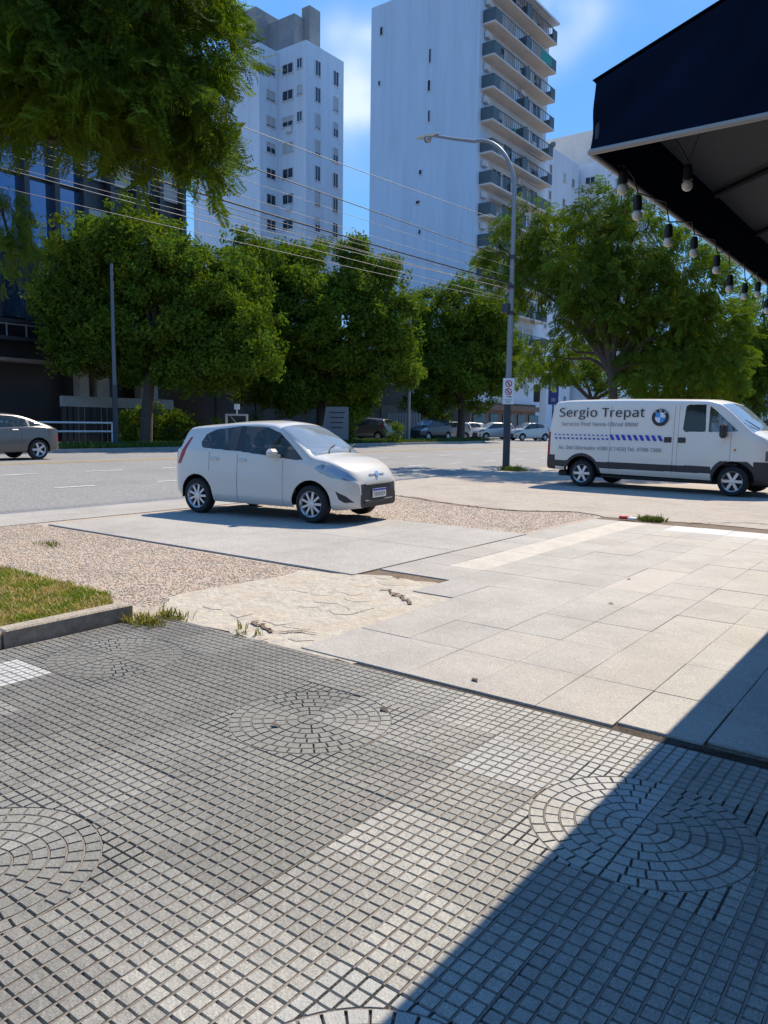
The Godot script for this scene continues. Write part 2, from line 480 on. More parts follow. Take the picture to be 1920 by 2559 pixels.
func ground() -> void:
	struct("ground", sheet([[-900, 900], [900, 900], [900, -900], [-900, -900]], -0.14), M.soil)
	# avenue: a cambered strip that carries on under the far side
	var r := MB.new()
	var xs := [-12.25, -14.0, -16.0, -18.0, -20.0, -22.0, -60.0, -300.0]
	for i in xs.size() - 1:
		var a: float = xs[i]
		var b: float = xs[i + 1]
		var ya := road_y(a) - 0.02
		var yb := road_y(b) - 0.02
		r.quad(Vector3(b, yb, 120), Vector3(a, ya, 120), Vector3(a, ya, -700), Vector3(b, yb, -700))
	struct("road", r, M.asphalt)
	var yl := MB.new()
	for x in [-21.4, -21.72]:
		for k in 60:
			var z0 := 40.0 - k * 4.0
			var y := road_y(x) - 0.014
			yl.quad(Vector3(x - 0.06, y, z0), Vector3(x + 0.06, y, z0), Vector3(x + 0.06, y, z0 - 4.0), Vector3(x - 0.06, y, z0 - 4.0))
	struct("yellow_centre_line", yl, M.yellow_paint)
	for ln in [[-18.45, -9.0, 1.15, 2.45], [-15.27, -8.75, 0.95, 2.6]]:
		for k in range(-3, 14):
			var z0: float = ln[1] - k * ln[3]
			var x: float = ln[0]
			var mb := MB.new()
			var y := road_y(x) - 0.013
			var y1 := road_y(x - 0.05) - 0.013
			var y2 := road_y(x + 0.05) - 0.013
			mb.quad(Vector3(x - 0.05, y1, z0), Vector3(x + 0.05, y2, z0), Vector3(x + 0.05, y2, z0 - ln[2]), Vector3(x - 0.05, y1, z0 - ln[2]))
			struct("lane_dash", mb, M.paint)
	# near side
	struct("gravel_verge", sheet([[-12.3, 12], [-3.2, 12], [-3.2, -3.4], [-3.4, -14.0], [-12.3, -14.0]], -0.018, 0.06), M.gravel)
	struct("forecourt", sheet([[-12.26, -13.1], [-9.5, -13.2], [-7.5, -12.45], [-6.4, -12.3], [-5.4, -12.9], [-4.7, -12.45], [-3.3, -12.7], [-2.4, -12.75], [-1.0, -12.5], [14, -12.2], [14, -70], [-12.26, -70]], -0.006, 0.16, 0.3), M.forecourt)
	var ramp := MB.new()   # concrete gutter strip along the road edge
	ramp.box(Vector3(-11.5, -0.05, -2.0), Vector3(1.5, 0.084, 22.0))
	struct("gutter_strip", ramp, M.drive)
	# driveway panels
	var drive := struct("driveway", sheet([[-10.42, -5.86], [-4.77, -5.86], [-4.77, -9.7], [-10.42, -9.7]], -0.01), M.soil)
	for i in 4:
		for j in 2:
			var mb := MB.new()
			mb.bbox(Vector3(-10.42 + 1.412 * (i + 0.5), -0.022, -5.86 - 1.92 * (j + 0.5)), Vector3(1.405, 0.05, 1.913), 0.004)
			part("concrete_panel", mb, M.drive, drive)
	# broken cream concrete
	var wide := CREAM.duplicate()
	wide[4] = [-3.5, -6.1]; wide[5] = [-3.2, -5.4]; wide[6] = [-3.0, -4.7]; wide[7] = [-2.9, -3.9]; wide[8] = [-3.0, -3.66]; wide[3] = [-4.3, -6.1]
	var cream := struct("broken_concrete", sheet(wide, -0.009, 0.1, 0.12), M.cream)
	rng.seed = 77
	var pts := []
	for i in 12:
		for j in 14:
			pts.append(Vector2(-5.5 + i * 0.19 + rng.randf_range(-0.07, 0.07), -3.6 - j * 0.19 + rng.randf_range(-0.07, 0.07)))
	for i in 11:
		for j in 13:
			var a: Vector2 = pts[i * 14 + j]; var b: Vector2 = pts[(i + 1) * 14 + j]
			var c: Vector2 = pts[(i + 1) * 14 + j + 1]; var d: Vector2 = pts[i * 14 + j + 1]
			var m := (a + b + c + d) / 4
			if not in_cream(m.x, m.y) or rng.randf() < 0.66 or m.x < -4.9: continue
			var poly := PackedVector2Array()
			for q in 7: poly.append(m + Vector2.from_angle(TAU * (q + rng.randf_range(-0.3, 0.3)) / 7) * Vector2(rng.randf_range(0.06, 0.16), rng.randf_range(0.05, 0.12)))
			var mb := MB.new()
			var xf := Transform3D(Basis(Vector3(1, 0, 0), Vector3(0, 0, 1), Vector3(0, 1, 0)), Vector3(0, 0, 0)) * Transform3D()
			xf.basis = Basis(Vector3(1, 0, 0), Vector3(0, 0, -1), Vector3(0, 1, 0))
			var flip := PackedVector2Array()
			for q in poly: flip.append(Vector2(q.x, -q.y))
			mb.prism(flip, -0.012, rng.randf_range(-0.0085, -0.004), xf)
			part("concrete_fragment", mb, M.cream, cream)
	# cracks: dark strips laid on top paint in the shaded gaps
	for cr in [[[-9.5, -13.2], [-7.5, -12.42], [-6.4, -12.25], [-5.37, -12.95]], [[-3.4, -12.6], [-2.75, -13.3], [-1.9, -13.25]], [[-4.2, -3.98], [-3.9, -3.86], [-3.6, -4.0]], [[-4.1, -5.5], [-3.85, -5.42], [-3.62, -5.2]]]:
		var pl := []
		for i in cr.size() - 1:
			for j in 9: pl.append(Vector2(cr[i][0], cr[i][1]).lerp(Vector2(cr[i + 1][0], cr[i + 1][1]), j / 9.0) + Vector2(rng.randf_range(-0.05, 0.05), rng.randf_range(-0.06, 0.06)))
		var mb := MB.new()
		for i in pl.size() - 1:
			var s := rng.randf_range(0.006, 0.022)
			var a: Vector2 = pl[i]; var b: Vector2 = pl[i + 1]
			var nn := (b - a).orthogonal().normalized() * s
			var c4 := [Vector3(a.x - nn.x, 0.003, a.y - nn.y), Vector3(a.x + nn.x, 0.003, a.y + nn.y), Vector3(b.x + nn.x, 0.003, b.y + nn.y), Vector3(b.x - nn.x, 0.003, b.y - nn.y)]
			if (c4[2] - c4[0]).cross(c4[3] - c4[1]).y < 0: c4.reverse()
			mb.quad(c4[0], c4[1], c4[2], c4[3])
		struct("crack_shade", mb, M.soil)
	# raised grass bed with its kerb
	struct("lawn_soil", sheet([[-12.2, -3.62], [-5.5, -3.6], [-5.02, -3.3], [-5.02, 6], [-12.2, 6]], 0.06, 0.05), M.soil)
	var kb := struct("kerb", sheet([[-5.07, 5.5], [-4.95, 5.5], [-4.95, -3.4], [-5.07, -3.4]], -0.012), M.soil)
	for k in 9:
		var mb := MB.new()
		var z0 := -3.44 + k * 1.0
		mb.bbox(Vector3(-5.0, 0.045, z0 + 0.5), Vector3(0.13, 0.15, 0.99), 0.012, Basis(Vector3.UP, rng.randf_range(-0.012, 0.012)))
		part("kerb_stone", mb, M.kerb, kb)
	# far side: raised pavement with kerb
	var fp := MB.new()
	var poly := PackedVector2Array([Vector2(-60, -80), Vector2(-27.4, -80), Vector2(-27.4, 47), Vector2(-27.8, 49.2), Vector2(-29.4, 50.6), Vector2(-34, 51.5), Vector2(-60, 51.5)])
	fp.prism(poly, 0.1, 0.37, Transform3D(Basis(Vector3(1, 0, 0), Vector3(0, 0, -1), Vector3(0, 1, 0)), Vector3.ZERO))
	struct("far_pavement", fp, M.far_pave)
	var fp2 := MB.new()
	fp2.prism(PackedVector2Array([Vector2(-120, 60), Vector2(-34.3, 60), Vector2(-34.3, 400), Vector2(-120, 400)]), 0.1, 0.36, Transform3D(Basis(Vector3(1, 0, 0), Vector3(0, 0, -1), Vector3(0, 1, 0)), Vector3.ZERO))
	struct("far_pavement", fp2, M.far_pave)
	struct("far_lawn_soil", sheet([[-27.6, -14], [-31.5, -14], [-31.5, -50], [-29.3, -50.2], [-27.9, -48.8], [-27.6, -47]], 0.376), M.soil)

# ---------------------------------------------------------------- mosaic paving
func pane(mb: MB, poly: PackedVector2Array, inset := 0.0024, y1 := 0.0) -> void:
	var p := poly
	if Geometry2D.is_polygon_clockwise(p): p.reverse()
	var top := Geometry2D.offset_polygon(p, -inset, Geometry2D.JOIN_MITER)
	if top.is_empty(): return
	var q: PackedVector2Array = top[0]
	# keep the two outlines in step: move each corner towards the nearest inset corner
	var t := PackedVector2Array()
	for a in p:
		var best := q[0]
		for b in q:
			if b.distance_squared_to(a) < best.distance_squared_to(a): best = b
		t.append(best)
	var idx := Geometry2D.triangulate_polygon(t)
	for i in range(0, idx.size(), 3):
		var a := t[idx[i]]; var b := t[idx[i + 1]]; var c := t[idx[i + 2]]
		var va := Vector3(a.x, y1, a.y); var vb := Vector3(b.x, y1, b.y); var vc := Vector3(c.x, y1, c.y)
		if (vb - va).cross(vc - va).y < 0: mb.tri(va, vc, vb)
		else: mb.tri(va, vb, vc)
	for i in p.size():
		var j := (i + 1) % p.size()
		var a0 := Vector3(p[i].x, -0.014, p[i].y); var b0 := Vector3(p[j].x, -0.014, p[j].y)
		var a1 := Vector3(t[i].x, y1, t[i].y); var b1 := Vector3(t[j].x, y1, t[j].y)
		mb.quad(b0, a0, a1, b1)

func square_tile(nx: int, sd: int) -> ArrayMesh:
	var mb := MB.new()
	var r := RandomNumberGenerator.new()
	r.seed = sd
	var s := 0.42 / 8
	for i in nx:
		for j in 8:
			var g := 0.0031
			var x := i * s; var z := j * s
			var c := PackedVector2Array([Vector2(x + g, z + g), Vector2(x + s - g, z + g), Vector2(x + s - g, z + s - g), Vector2(x + g, z + s - g)])
			for k in 4: c[k] += Vector2(r.randf_range(-1, 1), r.randf_range(-1, 1)) * (0.0009 if r.randf() > 0.03 else 0.004)
			pane(mb, c, 0.002, r.randf_range(-0.0016, 0.0004))
	return mb.mesh()

func joint_strips(nx: int) -> ArrayMesh:
	# sand that fills the joints running away from the shop front
	var mb := MB.new()
	var s := 0.42 / 8
	for i in nx + 1:
		var x := i * s
		mb.quad(Vector3(x - 0.0036, -0.0022, 0.42), Vector3(x + 0.0036, -0.0022, 0.42), Vector3(x + 0.0036, -0.0022, 0.0), Vector3(x - 0.0036, -0.0022, 0.0))
	return mb.mesh()

func joint_rings() -> ArrayMesh:
	var mb := MB.new()
	for k in 8:
		var r1 := 0.012 + k * 0.0575
		for m in 12:
			var a0 := PI / 2 * m / 12; var a1 := PI / 2 * (m + 1) / 12
			var p := [Vector2.from_angle(a0) * (r1 - 0.0065), Vector2.from_angle(a0) * r1, Vector2.from_angle(a1) * r1, Vector2.from_angle(a1) * (r1 - 0.0065)]
			mb.quad(Vector3(p[3].x, -0.0035, p[3].y), Vector3(p[2].x, -0.0035, p[2].y), Vector3(p[1].x, -0.0035, p[1].y), Vector3(p[0].x, -0.0035, p[0].y))
	return mb.mesh()

func ring_tile(sd: int) -> ArrayMesh:
	var mb := MB.new()
	var r := RandomNumberGenerator.new()
	r.seed = sd
	for k in 7:
		var r0 := 0.012 + k * 0.0575
		var r1 := r0 + 0.0515
		var cnt := maxi(1, int(round((r0 + r1) * 0.5 * PI / 2 / 0.062)))
		var off := 0.0
		for m in cnt:
			var a0 := (PI / 2) * m / cnt + 0.003 / r1 + off
			var a1 := (PI / 2) * (m + 1) / cnt - 0.003 / r1 + off
			var p := PackedVector2Array()
			for q in 4: p.append(Vector2.from_angle(lerpf(a0, a1, q / 3.0)) * r1)
			for q in 4: p.append(Vector2.from_angle(lerpf(a1, a0, q / 3.0)) * r0)
			pane(mb, p, 0.002, r.randf_range(-0.0012, 0.0002))
	var circle := PackedVector2Array()
	for q in 60: circle.append(Vector2.from_angle(TAU * q / 60) * 0.413)
	var s := 0.42 / 8
	for i in 8:
		for j in 8:
			if Vector2(i + 1, j + 1).length() * s < 0.43: continue
			var g := 0.0031
			var x := i * s; var z := j * s
			var c := PackedVector2Array([Vector2(x + g, z + g), Vector2(x + s - g, z + g), Vector2(x + s - g, z + s - g), Vector2(x + g, z + s - g)])
			for piece in Geometry2D.clip_polygons(c, circle):
				if piece.size() >= 3:
					var area := 0.0
					for k in piece.size(): area += piece[k].cross(piece[(k + 1) % piece.size()])
					if abs(area) > 0.0009: pane(mb, piece, 0.0018)
	return mb.mesh()

func mosaic() -> void:
	var bed := struct("mosaic_pavement", sheet([[-4.94, -3.75], [3.0, -3.75], [3.0, 1.2], [-4.94, 1.2]], -0.0135), M.bed)
	var sq := [square_tile(8, 1), square_tile(8, 2), square_tile(8, 3)]
	var edge := square_tile(5, 4)
	var ring := [ring_tile(5), ring_tile(6)]
	var strips := joint_strips(8)
	var edge_strips := joint_strips(5)
	var arcs := joint_rings()
	rng.seed = 404
	for i in range(-10, 5):
		for j in range(-2, 7):
			var x := -0.87 + 0.42 * i
			var z := -2.80 + 0.42 * j
			var tone := 1 + rng.randi() % 3
			if i >= -2: tone = 3 + rng.randi() % 2
			if i <= -3 and j >= 2 and rng.randf() < 0.4: tone = 3
			if i <= -6 and j <= 0: tone = rng.randi() % 3
			if (i == -3 or i == -2) and j == -2: tone = 4
			if i == -2 and j == -1: tone = 5
			if i == -1 and j == -2: tone = 5
			if i == -1 and j == 3: tone = 5
			if i == -9 and j == 1: tone = 6
			if i == -1 and j == -1: tone = 5
			var ci := posmod(i, 4); var cj := posmod(j, 4)
			var o: MeshInstance3D
			var jit := Basis(Vector3.UP, rng.randf_range(-0.004, 0.004)) * Basis(Vector3.RIGHT, rng.randf_range(-0.004, 0.004))
			var dy := rng.randf_range(-0.0015, 0.0015)
			if (ci == 0 or ci == 3) and (cj == 0 or cj == 3):
				# corner of the four tiles round a motif, turned so that the rings close
				var sx := 1.0 if ci == 0 else -1.0
				var sz := 1.0 if cj == 0 else -1.0
				var corner := Vector3(x if ci == 0 else x + 0.42, dy, z if cj == 0 else z + 0.42)
				var turn := 0.0
				if sx > 0 and sz < 0: turn = PI / 2
				elif sx < 0 and sz < 0: turn = PI
				elif sx < 0 and sz > 0: turn = -PI / 2
				o = part("paving_tile", ring[rng.randi() % 2], M.tile[tone], bed, Transform3D(jit * Basis(Vector3.UP, turn), corner))
				part("joint_sand", arcs, M.sand, o)
			elif i == -10:
				o = part("paving_tile", edge, M.tile[tone], bed, Transform3D(jit, Vector3(x + 0.42 - 5 * 0.0525, dy, z)))
				part("joint_sand", edge_strips, M.sand, o)
			else:
				o = part("paving_tile", sq[rng.randi() % 3], M.tile[tone], bed, Transform3D(jit, Vector3(x, dy, z)))
				part("joint_sand", strips, M.sand, o)

func slabs() -> void:
	var bed := struct("slab_pavement", sheet([[-4.78, -3.66], [14, -3.66], [14, -12.9], [-4.78, -12.7]], -0.0135), M.soil)
	rng.seed = 505
	var full := []
	for k in 3:
		var mb := MB.new()
		mb.bbox(Vector3(0.215, -0.02, -0.3225), Vector3(0.4275, 0.04, 0.6425), 0.002)
		full.append(mb.mesh())
	for i in range(-9, 9):
		for j in 13:
			var x := -0.88 + 0.43 * i
			var z := -3.70 - 0.645 * j
			if in_cream(x + 0.215, z - 0.32): continue
			if in_cream(x + 0.05, z - 0.32) and in_cream(x + 0.215, z - 0.1): continue
			if x + 0.43 < -3.45 and z > -5.5: continue
			if z < -12.0 - 0.35 * (x + 4.2) / 1.9 + 0.35: continue
			var m: Material = M.slab[rng.randi() % 5]
			if rng.randf() < 0.3: m = M.slab[0]
			if i == -8 and z < -6.8 and z > -12.2: m = M.slab_pale
			if i == -4 and j in [5, 6]: m = M.slab_pink
			if j == 12 and i > -7: m = M.slab_white
			var b := Basis(Vector3.UP, rng.randf_range(-0.003, 0.003)) * Basis(Vector3.RIGHT, rng.randf_range(-0.002, 0.002)) * Basis(Vector3.BACK, rng.randf_range(-0.002, 0.002))
			var o := Vector3(x, rng.randf_range(-0.0012, 0.0012), z)
			if j == 0 and i >= -1:
				var cut := 0.05 + 0.045 * (i + 1)
				var mb := MB.new()
				mb.bbox(Vector3(0.215, -0.02, -0.3225 - cut / 2), Vector3(0.422, 0.04, 0.6385 - cut), 0.003)
				part("paving_slab", mb, m, bed, Transform3D(b, o))
			else:
				part("paving_slab", full[rng.randi() % 3], m, bed, Transform3D(b, o))

# ---------------------------------------------------------------- buildings
# window set in a wall whose outward normal is +z of xf: a reveal frame with panes and an optional blind
func window_at(parent: Node3D, xf: Transform3D, w: float, h: float, style := 0) -> void:
	var f := MB.new()
	var t := 0.07
	f.box(Vector3(0, h / 2 - t / 2, 0.03), Vector3(w, t, 0.10)); f.box(Vector3(0, -h / 2 + t / 2, 0.045), Vector3(w + 0.12, t, 0.15))
	f.box(Vector3(-w / 2 + t / 2, 0, 0.03), Vector3(t, h - 2 * t, 0.10)); f.box(Vector3(w / 2 - t / 2, 0, 0.03), Vector3(t, h - 2 * t, 0.10))
	if style != 2: f.box(Vector3(0, 0, 0.025), Vector3(0.05, h - 2 * t, 0.07))
	var win := part("window", f, M.white_frame, parent, xf)
	var g := MB.new()
	g.box(Vector3(0, 0, 0.008), Vector3(w - 2 * t + 0.004, h - 2 * t + 0.004, 0.02))
	part("pane", g, M.window_glass, win)
	if style == 1:
		var b := MB.new()
		var bh := h * rng.randf_range(0.35, 0.95)
		b.box(Vector3(0, h / 2 - t - bh / 2 + 0.03, 0.024), Vector3(w - 2 * t, bh - 0.06, 0.012))
		part("blind", b, M.curtain, win)

func yaw(a: float, p: Vector3) -> Transform3D:
	return Transform3D(Basis(Vector3.UP, a), p)

func aircon(parent: Node3D, p: Vector3, a: float) -> void:
	var mb := MB.new()
	mb.bbox(Vector3.ZERO, Vector3(0.8, 0.55, 0.3), 0.03)
	mb.lathe([Vector2(0.2, 0), Vector2(0.2, 0.02), Vector2(0.05, 0.02), Vector2(0, 0.02)], 12, Transform3D(Basis(Vector3.RIGHT, PI / 2), Vector3(-0.1, 0, 0.15)))
	part("air_conditioner", mb, M.white_frame, parent, yaw(a, p))

func buildings() -> void:
	rng.seed = 900
	# tall white slab with balconies
	var t := thing("apartment_tower", "tall white apartment tower with blank side wall and dark green balconies", "building", Vector3(-37, 0.3, -62.5))
	var w := MB.new()
	w.box(Vector3(-6.1, 22.27, -6.9), Vector3(12.2, 37.74, 13.8))
	part("wall", w, M.blue_white_wall, t)
	w = MB.new()
	w.box(Vector3(-6.1, 1.7, -6.9), Vector3(12.1, 3.4, 13.7))
	w.box(Vector3(0.12, 2.9, -7.6), Vector3(0.5, 0.5, 15.0))
	part("ground_floor", w, M.brown_wall, t)
	for k in 5:
		w = MB.new()
		w.box(Vector3(-0.02, 1.2, -1.6 - k * 2.9), Vector3(0.16, 2.2, 1.5 if k % 2 else 2.2))
		part("shop_door", w, M.window_glass, t)
	w = MB.new()
	w.box(Vector3(-5.0, 42.6, -8.0), Vector3(7.5, 2.9, 9.0)); w.box(Vector3(0.6, 41.2, -6.8), Vector3(1.4, 0.18, 13.2))
	part("roof_room", w, M.white_wall, t)
	for a in [[-10.93, 38.7, 0.3, 0.75], [-11.12, 34.0, 0.22, 0.45], [-5.25, 35.0, 0.2, 1.2], [-5.3, 32.4, 0.28, 0.95], [-5.24, 29.7, 0.2, 1.0], [-6.1, 24.85, 0.3, 0.4], [-6.34, 22.15, 0.42, 0.28], [-6.07, 19.4, 0.25, 0.4]]:
		var f := MB.new()
		f.box(Vector3(0, -a[3] / 2 - 0.04, 0.04), Vector3(a[2] + 0.12, 0.06, 0.1))
		f.box(Vector3(-a[2] / 2 - 0.03, 0, 0.03), Vector3(0.05, a[3], 0.08)); f.box(Vector3(a[2] / 2 + 0.03, 0, 0.03), Vector3(0.05, a[3], 0.08))
		var win := part("vent_window", f, M.white_wall, t, Transform3D(Basis(), Vector3(a[0], a[1], 0)))
		var g := MB.new()
		g.box(Vector3(0, 0, 0.005), Vector3(a[2], a[3], 0.02))
		part("pane", g, M.black, win)
	for k in 13:
		var y := 6.35 + k * 2.735      # level of the balcony floor
		var bal := MB.new()
		bal.box(Vector3(0.62, y, -6.75), Vector3(1.24, 0.16, 12.6))
		var b := part("balcony", bal, M.cream_wall, t)
		var sc := MB.new()               # solid side screens and party screen
		sc.box(Vector3(0.62, y + 0.62, -0.5), Vector3(1.2, 1.05, 0.09)); sc.box(Vector3(1.2, y + 0.62, -1.1), Vector3(0.08, 1.05, 1.1))
		part("side_screen", sc, M.balcony, b)
		sc = MB.new()
		sc.box(Vector3(0.62, y + 0.72, -7.2), Vector3(1.18, 1.25, 0.12)); sc.box(Vector3(1.2, y + 0.62, -6.9), Vector3(0.08, 1.05, 0.9))
		part("side_screen", sc, M.balcony, b)
		sc = MB.new()
		sc.box(Vector3(0.62, y + 0.62, -13.0), Vector3(1.2, 1.05, 0.09)); sc.box(Vector3(1.2, y + 0.62, -12.5), Vector3(0.08, 1.05, 0.9))
		part("side_screen", sc, M.balcony, b)
		var rail := MB.new()
		for z in [[-1.65, -6.45], [-7.35, -12.05]]:
			rail.box(Vector3(1.2, y + 1.12, (z[0] + z[1]) / 2), Vector3(0.06, 0.06, z[0] - z[1]))
			for q in 12: rail.box(Vector3(1.2, y + 0.6, lerpf(z[0], z[1], (q + 0.5) / 12)), Vector3(0.03, 1.0, 0.03))
		part("railing", rail, M.balcony, b)
		if k == 11 or k == 6:
			sc = MB.new()
			sc.box(Vector3(1.25, y + 0.65, -10.8), Vector3(0.04, 0.95, 2.3))
			part("screen_cloth", sc, M.teal if k == 11 else M.balcony, b)
		if rng.randf() < 0.6:
			for q in 3:                  # things kept on the balcony
				var pot := MB.new()
				pot.bbox(Vector3(0.75, y + 0.08 + 0.3, -2.5 - q * 3.4 + rng.randf_range(-0.8, 0.8)), Vector3(0.35, 0.6, rng.randf_range(0.3, 0.9)), 0.04)
				part("balcony_box", pot, [M.white_frame, M.dark_metal, M.brown_wall, M.teal][rng.randi() % 4], b)
		if rng.randf() < 0.45:
			var aw := MB.new()
			var zc := -4.2 if rng.randf() < 0.5 else -9.6
			aw.box(Vector3(0.95, y + 2.05, zc), Vector3(0.9, 0.04, 3.6), Basis(Vector3.BACK, -0.45))
			part("sun_blind", aw, [M.balcony, M.cream_wall, M.curtain][rng.randi() % 3], b)
		for z in [-3.6, -5.6, -9.0, -11.3]:
			window_at(t, yaw(PI / 2, Vector3(0.0, y + 1.15, z)), 1.75, 2.0, 1 if rng.randf() < 0.5 else 0)
		if rng.randf() < 0.75: aircon(t, Vector3(0.2, y + 2.0, -1.1), PI / 2)
		if rng.randf() < 0.5: aircon(t, Vector3(0.2, y + 2.1, -7.9), PI / 2)
	w = MB.new()
	w.lathe([Vector2(0.0, 0.12), Vector2(0.2, 0.06), Vector2(0.36, 0.0), Vector2(0.36, -0.02)], 14, Transform3D(Basis(Vector3.RIGHT, PI / 2.3), Vector3(1.1, 29.6, -13.1)))
	w.tube([Vector3(1.1, 29.55, -13.1), Vector3(1.1, 28.9, -13.1)], [0.03, 0.03], 6)
	part("satellite_dish", w, M.grey_wall, t)

	# slimmer white block farther off
	t = thing("apartment_block", "white apartment block with grey concrete water tank on its roof", "building", Vector3(-61, 0.3, -66))
	w = MB.new()
	w.box(Vector3(-6.1, 21.4, -3.2), Vector3(12.2, 42.8, 6.4))
	part("wall", w, M.white_wall, t)
	w = MB.new()
	w.box(Vector3(-10.0, 21.3, 1.25), Vector3(11.4, 42.6, 3.3))
	part("wing", w, M.white_wall, t)
	w = MB.new()
	w.box(Vector3(-5.4, 44.6, -3.0), Vector3(5.4, 4.2, 4.0))
	w.box(Vector3(-9.0, 46.0, -0.9), Vector3(4.4, 3.6, 3.8))
	w.box(Vector3(-2.4, 45.2, -3.4), Vector3(1.2, 5.4, 1.8))
	w.box(Vector3(-8.8, 43.4, -1.2), Vector3(3.4, 1.8, 2.8))
	part("water_tank", w, M.grey_wall, t)
	for k in 12:
		var y := 40.45 - k * 2.8
		window_at(t, yaw(PI / 2, Vector3(0.0, y, -1.9)), 0.95, 1.7, rng.randi() % 2)
		window_at(t, yaw(PI / 2, Vector3(0.0, y, -5.0)), 0.95, 1.7, rng.randi() % 2)
		window_at(t, yaw(0, Vector3(-2.75, y, 0)), 1.7, 1.15, rng.randi() % 2)
		if k < 3: window_at(t, yaw(0, Vector3(-0.95, y + 0.15, 0)), 0.85, 1.15, rng.randi() % 2)
		window_at(t, yaw(PI / 2, Vector3(-4.298, y - 0.1, 1.2)), 1.5, 1.2, rng.randi() % 2)
		if k % 3 == 2: aircon(t, Vector3(-2.5, y - 1.0, 0.16), 0)

	# dark office block with glazed front
	t = thing("office_building", "dark office building with blue glass front between black mullions", "building", Vector3(-37, 0.37, -29.5))
	w = MB.new()
	w.box(Vector3(-9.2, 14.5, 11.0), Vector3(18, 17.4, 22))
	part("wall", w, M.dark_metal, t)
	for k in 14:
		var z := 0.8 + k * 1.55
		w = MB.new()
		w.box(Vector3(0.12, 14.5, z - 0.78), Vector3(0.5, 17.2, 0.26))
		part("mullion", w, M.dark_metal, t)
		for fl in 5:
			w = MB.new()
			w.box(Vector3(-0.12, 7.6 + fl * 3.4, z), Vector3(0.1, 3.2 if k > 3 else 1.9, 1.3))
			part("window", w, M.curtain_wall_glass if k > 3 else (M.curtain if (k + fl) % 2 == 0 else M.curtain_wall_glass), t)
	for y in [5.7, 4.9, 3.9]:
		w = MB.new()
		w.box(Vector3(0.5, y, 11.5), Vector3(0.9, 0.16, 22.5))
		part("ledge", w, M.brown_wall if y < 4 else M.dark_metal, t)
	w = MB.new()
	for q in 24: w.box(Vector3(0.85, 5.3, 0.4 + q * 0.95), Vector3(0.05, 0.8, 0.05))
	w.box(Vector3(0.85, 5.55, 11.5), Vector3(0.06, 0.06, 22))
	part("railing", w, M.steel, t)
	for a in [[0.4, 1.1], [3.3, 0.7], [4.4, 0.5], [11, 0.7], [18, 0.7]]:
		w = MB.new()
		w.bbox(Vector3(0.0, 1.9, a[0] + 2.2), Vector3(0.7, 3.9, a[1]), 0.03)
		part("column", w, M.concrete, t)
	w = MB.new()
	w.box(Vector3(-9.1, 4.8, 11.2), Vector3(17.8, 2.0, 22.4))
	part("podium", w, M.dark_metal, t)
	w = MB.new()
	w.box(Vector3(-5.0, 1.9, 11), Vector3(8, 3.8, 21))
	part("lobby_wall", w, M.dark_metal, t)

	# low terrace behind the trees
	t = thing("low_building", "low grey building with dark openings behind the street trees", "building", Vector3(-37.5, 0.37, -31))
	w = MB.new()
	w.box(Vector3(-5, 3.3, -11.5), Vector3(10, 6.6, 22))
	part("wall", w, M.shop_wall, t)  # grey wall in a near black tone that paints in the shade under the trees
	for k in 6:
		window_at(t, yaw(PI / 2, Vector3(0, 5.0, -2.5 - k * 3.4)), 1.5, 1.4, 0)
		w = MB.new()
		w.box(Vector3(0.0, 1.35, -2.5 - k * 3.4), Vector3(0.14, 2.6, 2.3))
		part("shutter", w, M.dark_metal, t)

	# farther along the avenue
	t = thing("apartment_building", "pale grey apartment building beside the balcony tower, small windows", "building", Vector3(-40.5, 0.3, -78))
	w = MB.new()
	w.box(Vector3(-7, 16.5, -7.5), Vector3(14, 33, 15))
	part("wall", w, M.white_wall, t)
	w = MB.new()
	w.box(Vector3(-4, 34.2, -1.6), Vector3(5, 2.6, 3.0))
	part("roof_room", w, M.cream_wall, t)
	for k in 10:
		for z in [-3.2, -7.0, -10.8, -13.3]: window_at(t, yaw(PI / 2, Vector3(0, 30.5 - k * 2.9, z)), 0.8, 1.1, rng.randi() % 2)
	t = thing("stepped_apartment_building", "cream apartment building with set back top floor beyond the tower", "building", Vector3(-37, 0.3, -94))
	w = MB.new()
	w.box(Vector3(-7, 16.7, -9), Vector3(14, 33.4, 18))
	part("wall", w, M.white_wall, t)
	w = MB.new()
	w.box(Vector3(-5.6, 35.6, -9), Vector3(9.2, 4.4, 15))
	part("top_floor", w, M.cream_wall, t)
	for k in 9:
		for x in [-5.0, -2.4]:
			window_at(t, yaw(0, Vector3(x, 31.3 - k * 3.0, 0)), 1.5 if x < -3 else 1.3, 0.9, 0)
			if rng.randf() < 0.5: aircon(t, Vector3(x + 0.3, 30.2 - k * 3.0, 0.16), 0)
		for z in [-3.0, -8.0, -13.0]: window_at(t, yaw(PI / 2, Vector3(0, 31.0 - k * 3.0, z)), 1.6, 1.5, 0)
	t = thing("shaded_apartment_building", "distant white apartment block seen between tree and van", "building", Vector3(-20, 0.2, -150))
	w = MB.new()
	w.box(Vector3(-10, 9, -8), Vector3(24, 18, 16))
	part("wall", w, M.white_wall, t)
	for k in 5:
		for x in [-19, -15, -11, -7, -3]: window_at(t, yaw(0, Vector3(x + 2.0, 3.0 + k * 3.2, 0)), 1.8, 1.5, rng.randi() % 2)

